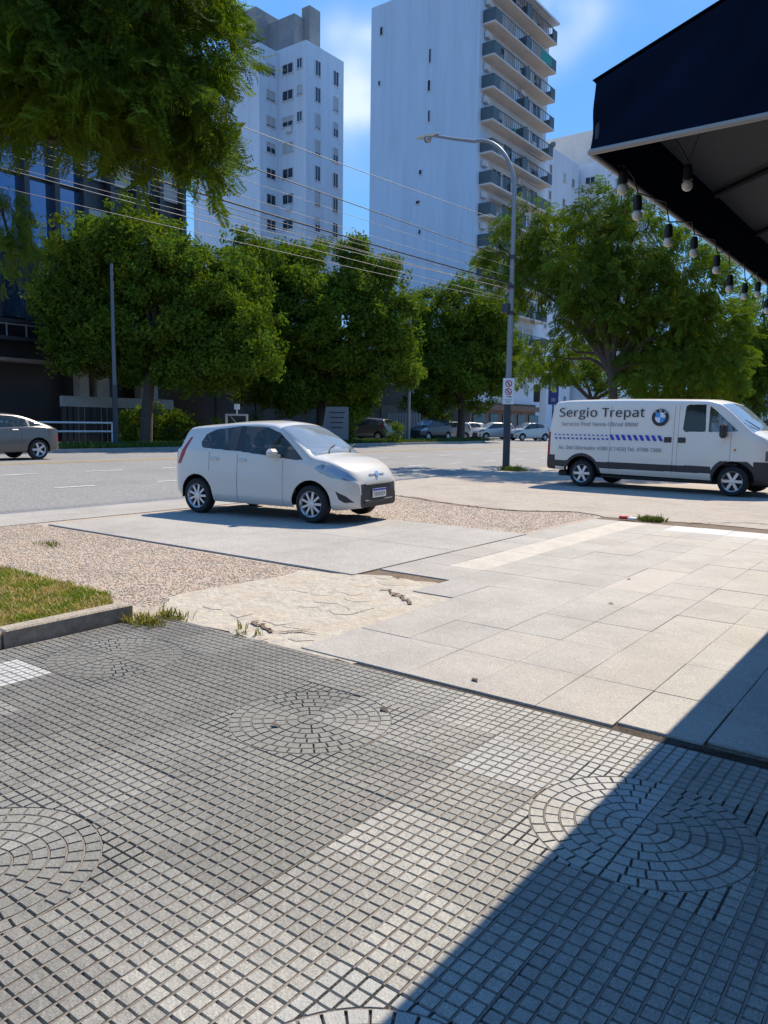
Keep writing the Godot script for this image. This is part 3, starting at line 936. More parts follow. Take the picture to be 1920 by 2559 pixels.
# ---------------------------------------------------------------- trees
func spray(pairs: int, length: float, leaf: float, wide: float, droop: float, sd: int) -> ArrayMesh:
	# a feathered leaf: leaflets in pairs along an arching stalk that starts at the origin and runs along +y
	var r := RandomNumberGenerator.new()
	r.seed = sd
	var mb := MB.new()
	for i in pairs:
		var t := (i + 0.6) / pairs
		var p := Vector3(0, length * t * (1 - 0.25 * droop * t), length * droop * t * t * 0.6)
		var taper := sin(PI * clampf(t * 0.85 + 0.12, 0, 1))
		for s in [-1.0, 1.0]:
			var l := leaf * (0.45 + 0.55 * taper) * r.randf_range(0.8, 1.15)
			var d := Vector3(s, 0.55 + r.randf_range(-0.2, 0.2), r.randf_range(-0.25, 0.35)).normalized()
			var side := d.cross(Vector3(0, r.randf_range(-0.3, 0.3), 1)).normalized() * wide * 0.5
			var q := p + d * l
			var m := p + d * l * 0.5
			mb.quad(p, m - side, q, m + side)
	return mb.mesh()

func clump(seed_: int, count: int, size: float, leaf: float) -> ArrayMesh:
	# a tuft of small leaves for crowns farther off
	var r := RandomNumberGenerator.new()
	r.seed = seed_
	var mb := MB.new()
	for i in count:
		var p := Vector3(r.randf_range(-1, 1), r.randf_range(-0.2, 1), r.randf_range(-1, 1)) * size * 0.5
		var d := Vector3(r.randf_range(-1, 1), r.randf_range(-0.6, 0.8), r.randf_range(-1, 1)).normalized()
		var e := d.cross(Vector3(r.randf_range(-1, 1), r.randf_range(-1, 1), r.randf_range(-1, 1))).normalized()
		mb.quad(p - d * leaf, p - e * leaf * 0.4, p + d * leaf, p + e * leaf * 0.4)
	return mb.mesh()

func scatter(parent: Node3D, called: String, meshes: Array, m: Material, tone: Vector3, spots: Array) -> void:
	# spots: [position, direction, scale]
	var per := []
	for k in meshes.size(): per.append([])
	for s in spots: per[rng.randi() % meshes.size()].append(s)
	for k in meshes.size():
		var mm := MultiMesh.new()
		mm.transform_format = MultiMesh.TRANSFORM_3D
		mm.use_colors = true
		mm.mesh = meshes[k]
		mm.instance_count = per[k].size()
		for i in per[k].size():
			var s: Array = per[k][i]
			var y: Vector3 = s[1].normalized()
			var x := y.cross(Vector3(rng.randf_range(-1, 1), rng.randf_range(-0.3, 0.3), rng.randf_range(-1, 1))).normalized()
			if x.length() < 0.5: x = y.cross(Vector3(1, 0.2, 0.3)).normalized()
			var b := Basis(x, y, x.cross(y)).scaled(Vector3.ONE * float(s[2]))
			mm.set_instance_transform(i, Transform3D(b, s[0]))
			var v := rng.randf_range(0.72, 1.25)
			var h := rng.randf_range(-0.12, 0.22)
			mm.set_instance_color(i, Color(tone.x * v * (1 + h), tone.y * v, tone.z * v * (1 - h)))
		var o := MultiMeshInstance3D.new()
		o.name = numbered(str(parent.get_instance_id()), called)
		o.multimesh = mm
		o.material_override = m
		o.set_meta("kind", "stuff")
		parent.add_child(o)

# lobes: [point, radius]; tufts gathered in bunches on and inside each lobe
func crown_spots(lobes: Array, bunches: float, per_bunch: int, bunch_r: float, sc: float, droop: float, tress := 0.0) -> Array:
	var out := []
	for l in lobes:
		var c: Vector3 = l[0]
		var r: float = l[1]
		var k := int(bunches * r * r)
		for i in k:
			var d := Vector3(rng.randfn(), rng.randfn(), rng.randfn()).normalized()
			var rr := r * pow(rng.randf_range(0.15, 1.0), 0.38) * rng.randf_range(0.88, 1.1)
			var bc := c + d * rr * Vector3(1, 0.92, 1)
			var hang := (d * Vector3(0.9, 0.35, 0.9) + Vector3(rng.randfn() * 0.2, -1.0, rng.randfn() * 0.2)).normalized() * tress * rng.randf_range(0.6, 1.3)
			for j in per_bunch:
				var o := Vector3(rng.randfn(), rng.randfn() * 0.7, rng.randfn()) * bunch_r * 0.5
				if tress > 0: o = o * 0.5 + hang * (j / float(per_bunch))
				var dir := (d + o / bunch_r * 0.9 + Vector3(0, -droop, 0) + Vector3(rng.randfn(), rng.randfn(), rng.randfn()) * 0.25)
				out.append([bc + o, dir, sc * rng.randf_range(0.65, 1.2)])
	return out

func limbs(mb: MB, base: Vector3, fork: Vector3, r0: float, lobes: Array) -> void:
	var mid := base.lerp(fork, 0.5) + Vector3(rng.randf_range(-0.1, 0.1), 0, rng.randf_range(-0.1, 0.1))
	mb.tube([base - Vector3(0, 0.1, 0), base + Vector3(0, 0.25, 0), mid, fork], [r0 * 1.5, r0 * 1.1, r0 * 0.95, r0 * 0.8], 9)
	for l in lobes:
		var e: Vector3 = l[0]
		var a := fork.lerp(e, 0.35) + Vector3(rng.randf_range(-0.2, 0.2), rng.randf_range(0.1, 0.35) * e.distance_to(fork) * 0.4, rng.randf_range(-0.2, 0.2))
		var b := fork.lerp(e, 0.7) + Vector3(rng.randf_range(-0.2, 0.2), rng.randf_range(0.0, 0.2), rng.randf_range(-0.2, 0.2))
		mb.tube([fork - Vector3(0, 0.1, 0), a, b, e], [r0 * 0.55, r0 * 0.4, r0 * 0.26, r0 * 0.09], 6)

func tree(called: String, label: String, lobes_px: Array, depth: float, base: Vector3, fork: Vector3, r0: float, kind: String, bunches: float, per_bunch: int, bunch_r: float, sc: float, droop: float, group := "", spread := 0.5, tress := 0.0) -> Node3D:
	var t := thing(called, label, "tree", base, 0.0, group)
	var lobes := []
	for l in lobes_px:
		var dd: float = depth + rng.randf_range(-1, 1) * spread * l[2] * 1.157 / 1922.0 * depth + (l[3] if l.size() > 3 else 0.0)
		lobes.append([atd(l[0], l[1], dd) - base, l[2] * 1.157 / 1922.0 * dd])
	var tr := MB.new()
	limbs(tr, Vector3.ZERO, fork - base, r0, lobes)
	for l in lobes.duplicate():   # small side tufts make the outline uneven
		for k in 3:
			var d := Vector3(rng.randfn(), rng.randfn() * 0.8 + 0.3, rng.randfn()).normalized()
			lobes.append([l[0] + d * float(l[1]) * rng.randf_range(0.95, 1.15), float(l[1]) * rng.randf_range(0.18, 0.34)])
	part("trunk", tr, M.bark, t)
	var ms: Array = M["mesh_" + kind]
	scatter(t, "crown", ms, M["leaf_" + kind], M["leaf_" + kind + "_tone"], crown_spots(lobes, bunches, per_bunch, bunch_r, sc, droop, tress))
	return t

func trees() -> void:
	rng.seed = 300
	M.mesh_near = [spray(17, 0.42, 0.085, 0.017, 0.7, 1), spray(20, 0.5, 0.095, 0.017, 1.0, 2), spray(14, 0.36, 0.08, 0.016, 0.5, 3)]
	M.mesh_right = [spray(11, 0.5, 0.17, 0.04, 0.8, 4), spray(10, 0.42, 0.15, 0.04, 0.5, 5)]
	M.mesh_far = [clump(6, 22, 0.55, 0.11), clump(7, 20, 0.5, 0.12), clump(8, 24, 0.6, 0.10)]
	var g := "street trees on the far pavement"
	tree("street_tree", "broad street tree in front of the dark glass office building", [[215, 570, 85], [160, 650, 65], [300, 540, 80], [250, 640, 105], [370, 570, 70], [440, 625, 75], [330, 690, 100], [500, 610, 62], [200, 730, 70], [440, 720, 85], [300, 770, 70], [520, 700, 70], [250, 500, 30], [355, 510, 28], [470, 690, 80], [520, 770, 62], [150, 760, 45], [400, 800, 62], [170, 700, 60], [460, 790, 60]], 37, Vector3(-31.2, 0.37, -22.6), Vector3(-31.0, 3.9, -22.8), 0.28, "far", 13.0, 11, 0.55, 1.0, 0.1, g)
	tree("street_tree", "spreading street tree between office building and balcony tower, leaves lit on top", [[590, 585, 65], [545, 650, 65], [680, 595, 70], [640, 680, 100], [785, 560, 42], [800, 630, 70], [850, 705, 55], [740, 710, 100], [600, 770, 75], [700, 810, 80], [820, 780, 60], [570, 560, 25], [760, 545, 22], [560, 820, 62], [640, 850, 55], [770, 850, 55], [860, 790, 45], [540, 730, 62]], 46.5, Vector3(-31.0, 0.37, -35.0), Vector3(-31.0, 4.0, -35.0), 0.32, "far", 9.5, 11, 0.65, 1.15, 0.1, g)
	tree("street_tree", "dark rounded street tree at foot of the tower's blank wall", [[945, 690, 62], [1010, 675, 58], [1065, 695, 48], [950, 780, 72], [1050, 780, 62], [1000, 825, 62], [930, 840, 50], [1080, 820, 35], [900, 770, 40], [1085, 760, 40], [945, 885, 26]], 59.5, Vector3(-31.0, 0.37, -51.0), Vector3(-31, 3.5, -51), 0.3, "far", 8.0, 11, 0.75, 1.3, 0.2, g)
	tree("avenue_tree", "feathery leaved tree standing behind the lettered white van", [[1140, 480, 52, 2.6], [1185, 530, 52, 2.2], [1090, 560, 38, 2.6], [1165, 590, 58, 2.4], [1300, 465, 62], [1250, 580, 70], [1375, 500, 75], [1360, 610, 100], [1470, 590, 85], [1535, 680, 66], [1440, 700, 95], [1290, 670, 62], [1180, 770, 40, 2.4], [1225, 745, 36, 1.5], [1500, 775, 85], [1400, 790, 60], [1560, 760, 50], [1070, 520, 18, 2.6], [1345, 410, 25]], 26.6, Vector3(-9.45, 0.0, -26.4), atd(1322, 800, 26.6), 0.16, "right", 48.0, 10, 0.5, 0.85, 0.9, "", 0.5, 0.6)
	tree("avenue_tree", "dark leafy tree beyond the van's cab, half hidden by awning", [[1600, 790, 70], [1645, 720, 60], [1650, 830, 70], [1560, 840, 50], [1700, 760, 90], [1620, 660, 22], [1650, 640, 30], [1780, 700, 120]], 44, Vector3(-9.6, 0.0, -47.8), Vector3(-9.6, 3.0, -47.8), 0.25, "right", 18, 10, 0.7, 1.3, 0.6)
	tree("avenue_tree", "leafy tree far along the avenue, seen below the feathery crown", [[1200, 800, 30], [1250, 800, 45], [1320, 815, 40], [1400, 830, 45], [1480, 830, 50], [1160, 800, 22]], 70, at(1480, 1100, 70) * Vector3(1, 0, 1), at(1480, 1000, 70), 0.3, "far", 4.2, 11, 0.8, 1.4, 0.3)
	# hedge bushes under the first tree
	var shrub_k := 0
	for a in [[330, 892, 42], [385, 905, 34], [285, 905, 36], [430, 915, 24], [480, 925, 18], [545, 900, 26], [640, 905, 22], [735, 900, 26], [860, 905, 18]]:
		var sd := 38.5 if shrub_k < 5 else 47.0
		var b := atd(a[0], a[1], sd)
		b.y = 0.37
		var t := thing("shrub", ["large dark shrub right beside the broad street tree's trunk", "dark shrub one step past the street tree's trunk", "dark leafy shrub at foot of the slim grey pole", "small low shrub between street tree and empty frame", "smallest shrub, nearest the empty square frame", "dark shrub behind the empty square frame", "shrub beside the smaller pale notice board", "dark shrub between the two pale notice boards", "low shrub behind the shaded grey hatchback"][shrub_k], "shrub", b, 0, "shrubs under the street tree")
		shrub_k += 1
		var st := MB.new()
		st.tube([Vector3.ZERO, Vector3(0.05, 0.6, 0), Vector3(0.1, 1.2, 0.1)], [0.06, 0.05, 0.03], 6)
		part("stem", st, M.bark, t)
		var r: float = a[2] * 1.157 / 1922 * sd
		scatter(t, "crown", M.mesh_far, M.leaf_far, M.leaf_far_tone, crown_spots([[Vector3(0, maxf(r * 0.9, 0.5), 0), r]], 16, 10, 0.4, 0.8, 0.0))
	# near tree whose branches hang into the frame
	var nt := tree("overhanging_tree", "feathery tree whose bright drooping branches overhang the avenue wires", [[40, 10, 140], [190, 20, 150], [340, 20, 110], [425, 60, 65], [110, 130, 110], [250, 150, 110], [360, 180, 80], [425, 150, 50], [425, 265, 62], [360, 255, 70], [455, 320, 36], [400, 330, 36], [220, 215, 55], [80, 190, 65], [310, 300, 32], [30, 240, 34], [140, 220, 40], [440, 0, 40], [465, 240, 22], [130, -150, 170], [280, -130, 130], [60, -280, 170], [250, -310, 170]], 9.6, Vector3(-12.0, 0.06, -1.2), at(-420, 380, 10.2), 0.17, "near", 112.0, 13, 0.26, 0.9, 1.0, "", 0.8, 0.4)
	var hang := []
	for a in [[12, 470, 0.12], [20, 500, 0.10], [40, 500, 0.07], [55, 510, 0.07], [70, 530, 0.07], [85, 550, 0.07], [92, 560, 0.05], [15, 540, 0.09], [14, 570, 0.08], [12, 595, 0.07], [30, 520, 0.08], [75, 505, 0.06], [95, 530, 0.05], [20, 420, 0.12], [50, 450, 0.08], [68, 560, 0.05], [45, 540, 0.06], [55, 570, 0.05], [62, 595, 0.045], [100, 500, 0.05], [5, 440, 0.14]]:
		hang.append([atd(a[0], a[1], 8.6) - nt.position, a[2]])
	scatter(nt, "hanging_spray", M.mesh_near, M.leaf_near, M.leaf_near_tone, crown_spots(hang, 700, 5, 0.07, 0.42, 1.8, 0.14))
	var tw := MB.new()
	tw.tube([atd(-60, 380, 9.0) - nt.position, atd(0, 440, 8.6) - nt.position, atd(22, 520, 8.6) - nt.position, atd(28, 590, 8.6) - nt.position], [0.03, 0.02, 0.012, 0.006], 6)
	part("branch", tw, M.bark, nt)

# ---------------------------------------------------------------- overhead wires
func wires() -> void:
	var k := 0
	for a in [[-12.4, 7.15, 7.75, 0.014, 0, 0.35], [-12.4, 6.95, 6.75, 0.018, 1, 0.25], [-12.45, 6.3, 6.15, 0.008, 0, 0.3], [-12.35, 5.98, 5.95, 0.03, 1, 0.25], [-12.45, 5.86, 5.9, 0.014, 0, 0.3], [-12.5, 5.55, 5.82, 0.01, 0, 0.22], [-12.3, 5.15, 5.75, 0.009, 0, 0.3], [-12.55, 6.1, 5.7, 0.01, 1, 0.4], [-12.6, 5.35, 5.6, 0.012, 0, 0.15], [-12.25, 6.6, 6.4, 0.007, 0, 0.3], [-12.7, 4.9, 5.5, 0.01, 0, 0.2]]:
		var mb := MB.new()
		var pts := []
		var rad := []
		var z0 := 14.0
		var z1 := -23.3
		for i in 41:
			var t := i / 40.0
			var y: float = lerpf(a[1], a[2], t) - a[5] * 4 * t * (1 - t) + a[5] * 0.8
			pts.append(Vector3(a[0], y, lerpf(z0, z1, t)))
			rad.append(a[3] * 0.65)
		mb.tube(pts, rad, 5)
		var lb: String = ["thin pale overhead wire, topmost of those above the avenue", "dark overhead cable second from top of the span", "very thin pale wire third in height above avenue", "thick dark bundled cable strung to the lamp post", "pale wire running close beside the thick bundled cable", "thin wire just below the thick bundled cable", "lowest thin wire of the span above the avenue", "dark thin wire on the road side of the span", "pale cable slung below the dark thin wire", "hair thin pale wire between the two upper cables", "slack pale wire hanging lowest over the road"][k]
		tag(part("overhead_wire", mb, M.wire if a[4] else M.wire_light), lb, "wire", "wires strung along the avenue")
		k += 1

# ---------------------------------------------------------------- awning and its lights
func awning() -> void:
	var x0 := -1.125; var y0 := 2.45; var z0 := -2.67; var z1 := -13.0
	var slope := 0.34
	var xw := 1.55
	var yt := 2.68
	var t := thing("shop_awning", "navy fabric shop awning with pale edge pipe and string lights", "awning", Vector3(xw, 0, z0))
	var o := -t.position
	# end panel with soft folds
	var mb := MB.new()
	var nx := 60
	var ny := 10
	var grid := []
	for i in nx + 1:
		var u := float(i) / nx
		var x := lerpf(x0, xw, u)
		var top := yt + (x - x0) * slope
		var row := []
		for j in ny + 1:
			var v := float(j) / ny
			var y := lerpf(y0, top, v)
			var fold := 0.010 * sin((x - x0) * 9.0 - v * 5.5) * sin(PI * v) + 0.006 * sin((x - x0) * 21.0 - v * 9.0) * sin(PI * v)
			row.append(Vector3(x + 0.012 * v, y, z0 + fold) + o)
		grid.append(row)
	for i in nx:
		for j in ny: mb.quad(grid[i][j], grid[i + 1][j], grid[i + 1][j + 1], grid[i][j + 1])
	smooth(mb)
	part("end_panel", mb, M.awning, t)
	mb = MB.new()
	mb.box(Vector3(x0 + 0.004, (y0 + yt) / 2, (z0 + z1) / 2 - 0.02) + o, Vector3(0.012, yt - y0, z0 - z1 - 0.04))
	part("valance", mb, M.awning, t)
	mb = MB.new()
	var a := Vector3(x0, yt, 0)
	var b := Vector3(xw, yt + (xw - x0) * slope, 0)
	var nrm := Vector3(-slope, 1, 0).normalized() * 0.01
	mb.quad(a + Vector3(0, 0, z0) + o + nrm, b + Vector3(0, 0, z0) + o + nrm, b + Vector3(0, 0, z1) + o + nrm, a + Vector3(0, 0, z1) + o + nrm)
	part("roof_fabric", mb, M.awning, t)
	mb = MB.new()
	mb.quad(a + Vector3(0.02, 0, z0 - 0.03) + o - nrm, a + Vector3(0.02, 0, z1) + o - nrm, b + Vector3(0, 0, z1) + o - nrm, b + Vector3(0, 0, z0 - 0.03) + o - nrm)
	part("lining", mb, M.lining, t)
	for k in 10:
		mb = MB.new()
		var z := z0 - 0.55 - k * 0.95
		mb.tube([Vector3(x0 + 0.03, yt - 0.03, z) + o, Vector3(xw, yt - 0.03 + (xw - x0 - 0.03) * slope, z) + o], [0.017, 0.017], 8)
		part("rib", mb, M.dark_metal, t)
	for p in [[Vector3(x0, y0, z0), Vector3(xw, y0, z0)], [Vector3(x0, y0, z0), Vector3(x0, y0, z1)]]:
		mb = MB.new()
		mb.tube([p[0] + o, p[1] + o], [0.0105, 0.0105], 10)
		part("edge_pipe", mb, M.pipe, t)
	mb = MB.new()
	mb.tube([Vector3(x0 + 0.02, y0 + 0.02, z0 - 0.02) + o, Vector3(x0 + 0.02, yt, z0 - 0.02) + o], [0.014, 0.014], 8)
	mb.tube([Vector3(x0 + 0.25, yt + 0.03, z0 - 0.05) + o, Vector3(xw, yt + 0.03, z0 - 0.05) + o], [0.012, 0.012], 8)
	part("frame", mb, M.dark_metal, t)

	# globe lights on a black cord
	var s := thing("string_light", "string of unlit white globe bulbs hanging under the awning edge", "string light", Vector3(x0, y0, z0))
	var so := -s.position
	var cord := []
	var bz := [-2.93, -3.1, -3.5, -3.89, -4.31, -4.6, -4.96, -5.3, -5.6, -6.0, -6.4, -6.8]
	var by := [2.385, 2.327, 2.301, 2.325, 2.314, 2.26, 2.27, 2.329, 2.267, 2.3, 2.28, 2.3]
	for k in bz.size():
		cord.append(Vector3(-1.1, y0 + 0.005, bz[k] + 0.06) + so)
		cord.append(Vector3(-1.1, by[k] + 0.085, bz[k]) + so)
		bulb(s, Vector3(-1.1, by[k], bz[k]) + so)
	mb = MB.new()
	var rr := []
	for q in cord: rr.append(0.003)
	mb.tube(cord, rr, 5)
	part("cord", mb, M.black, s)
	bulb(s, Vector3(-0.9, 2.395, -3.053) + so)
	mb = MB.new()
	mb.tube([Vector3(-0.9, 2.48, -3.053) + so, Vector3(-0.92, 2.53, -2.98) + so, Vector3(-0.98, 2.60, -2.85) + so, Vector3(-1.03, 2.64, -2.74) + so], [0.003, 0.003, 0.003, 0.003], 5)
	mb.tube([Vector3(-0.9, 2.48, -3.053) + so, Vector3(-0.84, 2.53, -2.95) + so, Vector3(-0.74, 2.62, -2.84) + so, Vector3(-0.68, 2.74, -2.72) + so], [0.003, 0.003, 0.003, 0.003], 5)
	part("cord", mb, M.black, s)

	# shop front that carries the awning
	var f := thing("shop_building", "dark rendered shop building carrying the navy awning", "building", Vector3(xw + 0.02, 0, -6))
	mb = MB.new()
	mb.box(Vector3(3.0, 4.0, 0), Vector3(6, 8.0, 26))
	part("wall", mb, M.shop_wall, f)

func bulb(parent: Node3D, p: Vector3) -> void:
	var mb := MB.new()
	var prof := []
	for i in 13:
		var a := -PI / 2 + PI * i / 12.0
		prof.append(Vector2(cos(a) * 0.0205, sin(a) * 0.0205))
	mb.lathe(prof, 18)
	smooth(mb)
	var b := part("bulb", mb, M.bulb, parent, Transform3D(Basis(), p))
	mb = MB.new()
	mb.lathe([Vector2(0.0, 0.075), Vector2(0.012, 0.075), Vector2(0.017, 0.06), Vector2(0.018, 0.02), Vector2(0.0, 0.02)], 12)
	part("socket", mb, M.black, b)

func smooth(mb: MB) -> void:
	var acc := {}
	for i in mb.v.size():
		var k := Vector3i((mb.v[i] * 2000.0).round())
		acc[k] = acc.get(k, Vector3.ZERO) + mb.n[i]
	for i in mb.v.size():
		var k := Vector3i((mb.v[i] * 2000.0).round())
		mb.n[i] = acc[k].normalized()

# ---------------------------------------------------------------- lamp posts and signs
func lamp_posts() -> void:
	var b := Vector3(-12.38, 0, -23.37)
	var t := thing("street_lamp", "tall grey street lamp with curved arm beside the white van", "street lamp", b)
	var mb := MB.new()
	mb.tube([Vector3(0, -0.1, 0), Vector3(0, 2.9, 0)], [0.125, 0.115], 14)
	part("pole_base", mb, M.dark_pole, t)
	mb = MB.new()
	mb.tube([Vector3(0, 2.9, 0), Vector3(0, 3.0, 0), Vector3(0, 6.2, 0)], [0.11, 0.10, 0.09], 14)
	mb.tube([Vector3(0, 6.2, 0), Vector3(0, 6.25, 0), Vector3(0, 9.0, 0)], [0.09, 0.075, 0.07], 14)
	part("pole", mb, M.steel, t)
	mb = MB.new()
	var pts := []
	var rad := []
	for i in 15:
		var a := (PI / 2) * i / 14.0
		pts.append(Vector3(-1.55 * (1 - cos(a)), 9.0 + 1.95 * sin(a), 0)); rad.append(lerpf(0.07, 0.055, i / 14.0))
	pts.append(Vector3(-2.4, 11.2, 0)); rad.append(0.05)
	pts.append(Vector3(-3.3, 11.5, 0)); rad.append(0.045)
	mb.tube(pts, rad, 12)
	part("arm", mb, M.steel, t)
	mb = MB.new()
	var pr := []
	for i in 11:
		var u := i / 10.0
		pr.append([Vector3(-3.0 - u * 0.95, 11.5 + 0.04 * u, 0), 0.05 + 0.13 * sin(PI * clampf(u * 0.95 + 0.03, 0, 1))])
	var p1 := []
	var r1 := []
	for q in pr: p1.append(q[0]); r1.append(q[1])
	mb.tube(p1, r1, 12)
	for i in mb.v.size():
		var c := mb.v[i]
		mb.v[i].y = 11.52 + (c.y - 11.52) * 0.5
	var head := part("lamp_head", mb, M.silver_paint, t)
	mb = MB.new()
	mb.lathe([Vector2(0.0, -0.17), Vector2(0.1, -0.14), Vector2(0.14, -0.05), Vector2(0.14, 0.0)], 14, Transform3D(Basis(), Vector3(-3.45, 11.44, 0)))
	part("lens", mb, M.lens, head)
	mb = MB.new()
	for y in [6.05, 5.2, 7.0]: mb.tube([Vector3(0, y - 0.06, 0), Vector3(0, y + 0.06, 0)], [0.12, 0.12], 12)
	mb.bbox(Vector3(-0.1, 5.35, 0.15), Vector3(0.25, 0.3, 0.2), 0.02)
	part("bracket", mb, M.dark_pole, t)
	# regulation plate
	var s := thing("parking_sign", "white regulation plate with red ring symbols on lamp post", "sign", b + Vector3(0.09, 2.2, 0.12), deg_to_rad(36.9))
	mb = MB.new()
	mb.bbox(Vector3(-0.02, 0.43, 0.02), Vector3(0.38, 0.86, 0.02), 0.006)
	part("plate", mb, M.white_print, s)
	mb = MB.new()
	for y in [0.68, 0.42]: mb.lathe([Vector2(0.085, 0), Vector2(0.115, 0), Vector2(0.115, 0.003), Vector2(0.085, 0.003)], 24, Transform3D(Basis(Vector3.RIGHT, PI / 2), Vector3(-0.02, y, 0.031)))
	mb.box(Vector3(-0.02, 0.68, 0.034), Vector3(0.03, 0.19, 0.003), Basis(Vector3.BACK, PI / 4)); mb.box(Vector3(-0.02, 0.42, 0.034), Vector3(0.03, 0.19, 0.003), Basis(Vector3.BACK, PI / 4))
	part("red_ring", mb, M.red, s)
	mb = MB.new()
	mb.box(Vector3(-0.02, 0.25, 0.033), Vector3(0.12, 0.02, 0.003)); mb.prism(PackedVector2Array([Vector2(0.03, 0.22), Vector2(0.09, 0.25), Vector2(0.03, 0.28)]), 0.031, 0.0345)
	part("arrow", mb, M.ink, s)
	word(s, "E", 0.15, Vector3(-0.02, 0.68, 0.0318), M.ink)
	word(s, "E", 0.15, Vector3(-0.02, 0.42, 0.0318), M.ink)
	mb = MB.new()
	for k in 3: mb.box(Vector3(-0.02, 0.15 - k * 0.045, 0.0325), Vector3(0.24 - 0.05 * k, 0.014, 0.002))
	part("small_print", mb, M.grey_print, s)

	# slim pole on the far pavement
	t = thing("street_lamp", "slim grey pole rising through the broad street tree", "pole", Vector3(-29.0, 0.37, -19.5))
	mb = MB.new()
	mb.tube([Vector3(0, 0, 0), Vector3(0, 2.6, 0)], [0.12, 0.11], 10)
	part("pole_base", mb, M.dark_pole, t)
	mb = MB.new()
	mb.tube([Vector3(0, 2.6, 0), Vector3(0, 5.0, 0), Vector3(0, 7.6, 0)], [0.085, 0.075, 0.06], 10)
	part("pole", mb, M.slate, t)
	t = thing("street_lamp", "thin grey pole under the spreading street tree", "pole", Vector3(-29.2, 0.37, -41.5))
	mb = MB.new()
	mb.tube([Vector3(0, 0, 0), Vector3(0, 5, 0), Vector3(0, 8, 0)], [0.11, 0.09, 0.07], 8)
	part("pole", mb, M.steel, t)

	# pillar sign with blue panel past the crossing
	t = thing("pillar_sign", "white pillar sign with dark blue panel far across the avenue", "sign", at(1356, 1097, 66) * Vector3(1, 0, 1) + Vector3(0, 0.25, 0), deg_to_rad(30))
	mb = MB.new()
	mb.bbox(Vector3(-0.1, 2.9, 0), Vector3(0.5, 5.8, 0.3), 0.03)
	mb.bbox(Vector3(0.05, 5.35, 0.0), Vector3(1.15, 0.9, 0.34), 0.03)
	part("pillar", mb, M.white_frame, t)
	mb = MB.new()
	mb.bbox(Vector3(0.78, 4.1, 0), Vector3(0.85, 2.1, 0.25), 0.04)
	mb.tube([Vector3(0.78, 3.1, 0), Vector3(0.78, 0, 0)], [0.07, 0.07], 8)
	var pn := part("panel", mb, M.sign_blue, t)
	mb = MB.new()
	mb.box(Vector3(0.78, 4.85, 0.135), Vector3(0.6, 0.16, 0.02)); mb.box(Vector3(0.78, 3.45, 0.135), Vector3(0.35, 0.3, 0.02))
	part("lettering", mb, M.grey_print, pn)
	mb = MB.new()
	mb.bbox(Vector3(-0.62, 4.0, 0.0), Vector3(0.5, 1.5, 0.3), 0.04)
	part("signal_box", mb, M.black, t)

func word(parent: Node3D, text: String, size: float, p: Vector3, m: Material, width := 0.0, called := "lettering", left := false) -> void:
	var tm := TextMesh.new()
	var f := SystemFont.new()
	f.font_names = PackedStringArray(["Droid Sans"])
	tm.font = f
	tm.text = text
	tm.font_size = 64
	tm.pixel_size = size / 64.0
	tm.depth = 0.002
	tm.horizontal_alignment = HORIZONTAL_ALIGNMENT_LEFT if left else HORIZONTAL_ALIGNMENT_CENTER
	tm.vertical_alignment = VERTICAL_ALIGNMENT_CENTER
	var sx := 1.0
	if width > 0:
		var w := tm.get_aabb().size.x
		if w > 0.01: sx = width / w
	part(called, tm, m, parent, Transform3D(Basis().scaled(Vector3(sx, 1, 1)), p))

# ---------------------------------------------------------------- vehicles
func key(tab: Array, x: float) -> float:
	# smooth interpolation of [x, value] pairs
	if x <= tab[0][0]: return tab[0][1]
	for i in tab.size() - 1:
		if x <= tab[i + 1][0]:
			var t: float = (x - tab[i][0]) / (tab[i + 1][0] - tab[i][0])
			var d0: float = 0.0
			var d1: float = 0.0
			var w: float = tab[i + 1][0] - tab[i][0]
			var s: float = (tab[i + 1][1] - tab[i][1]) / w
			d0 = s; d1 = s
			if i > 0:
				var sp: float = (tab[i][1] - tab[i - 1][1]) / (tab[i][0] - tab[i - 1][0])
				d0 = 0.0 if sp * s <= 0 else 2 * sp * s / (sp + s)
			if i < tab.size() - 2:
				var sn: float = (tab[i + 2][1] - tab[i + 1][1]) / (tab[i + 2][0] - tab[i + 1][0])
				d1 = 0.0 if sn * s <= 0 else 2 * sn * s / (sn + s)
			var t2 := t * t
			var t3 := t2 * t
			return (2 * t3 - 3 * t2 + 1) * tab[i][1] + (t3 - 2 * t2 + t) * w * d0 + (-2 * t3 + 3 * t2) * tab[i + 1][1] + (t3 - t2) * w * d1
	return tab[tab.size() - 1][1]

const RINGS := [3, 7, 8, 12, 4, 7]
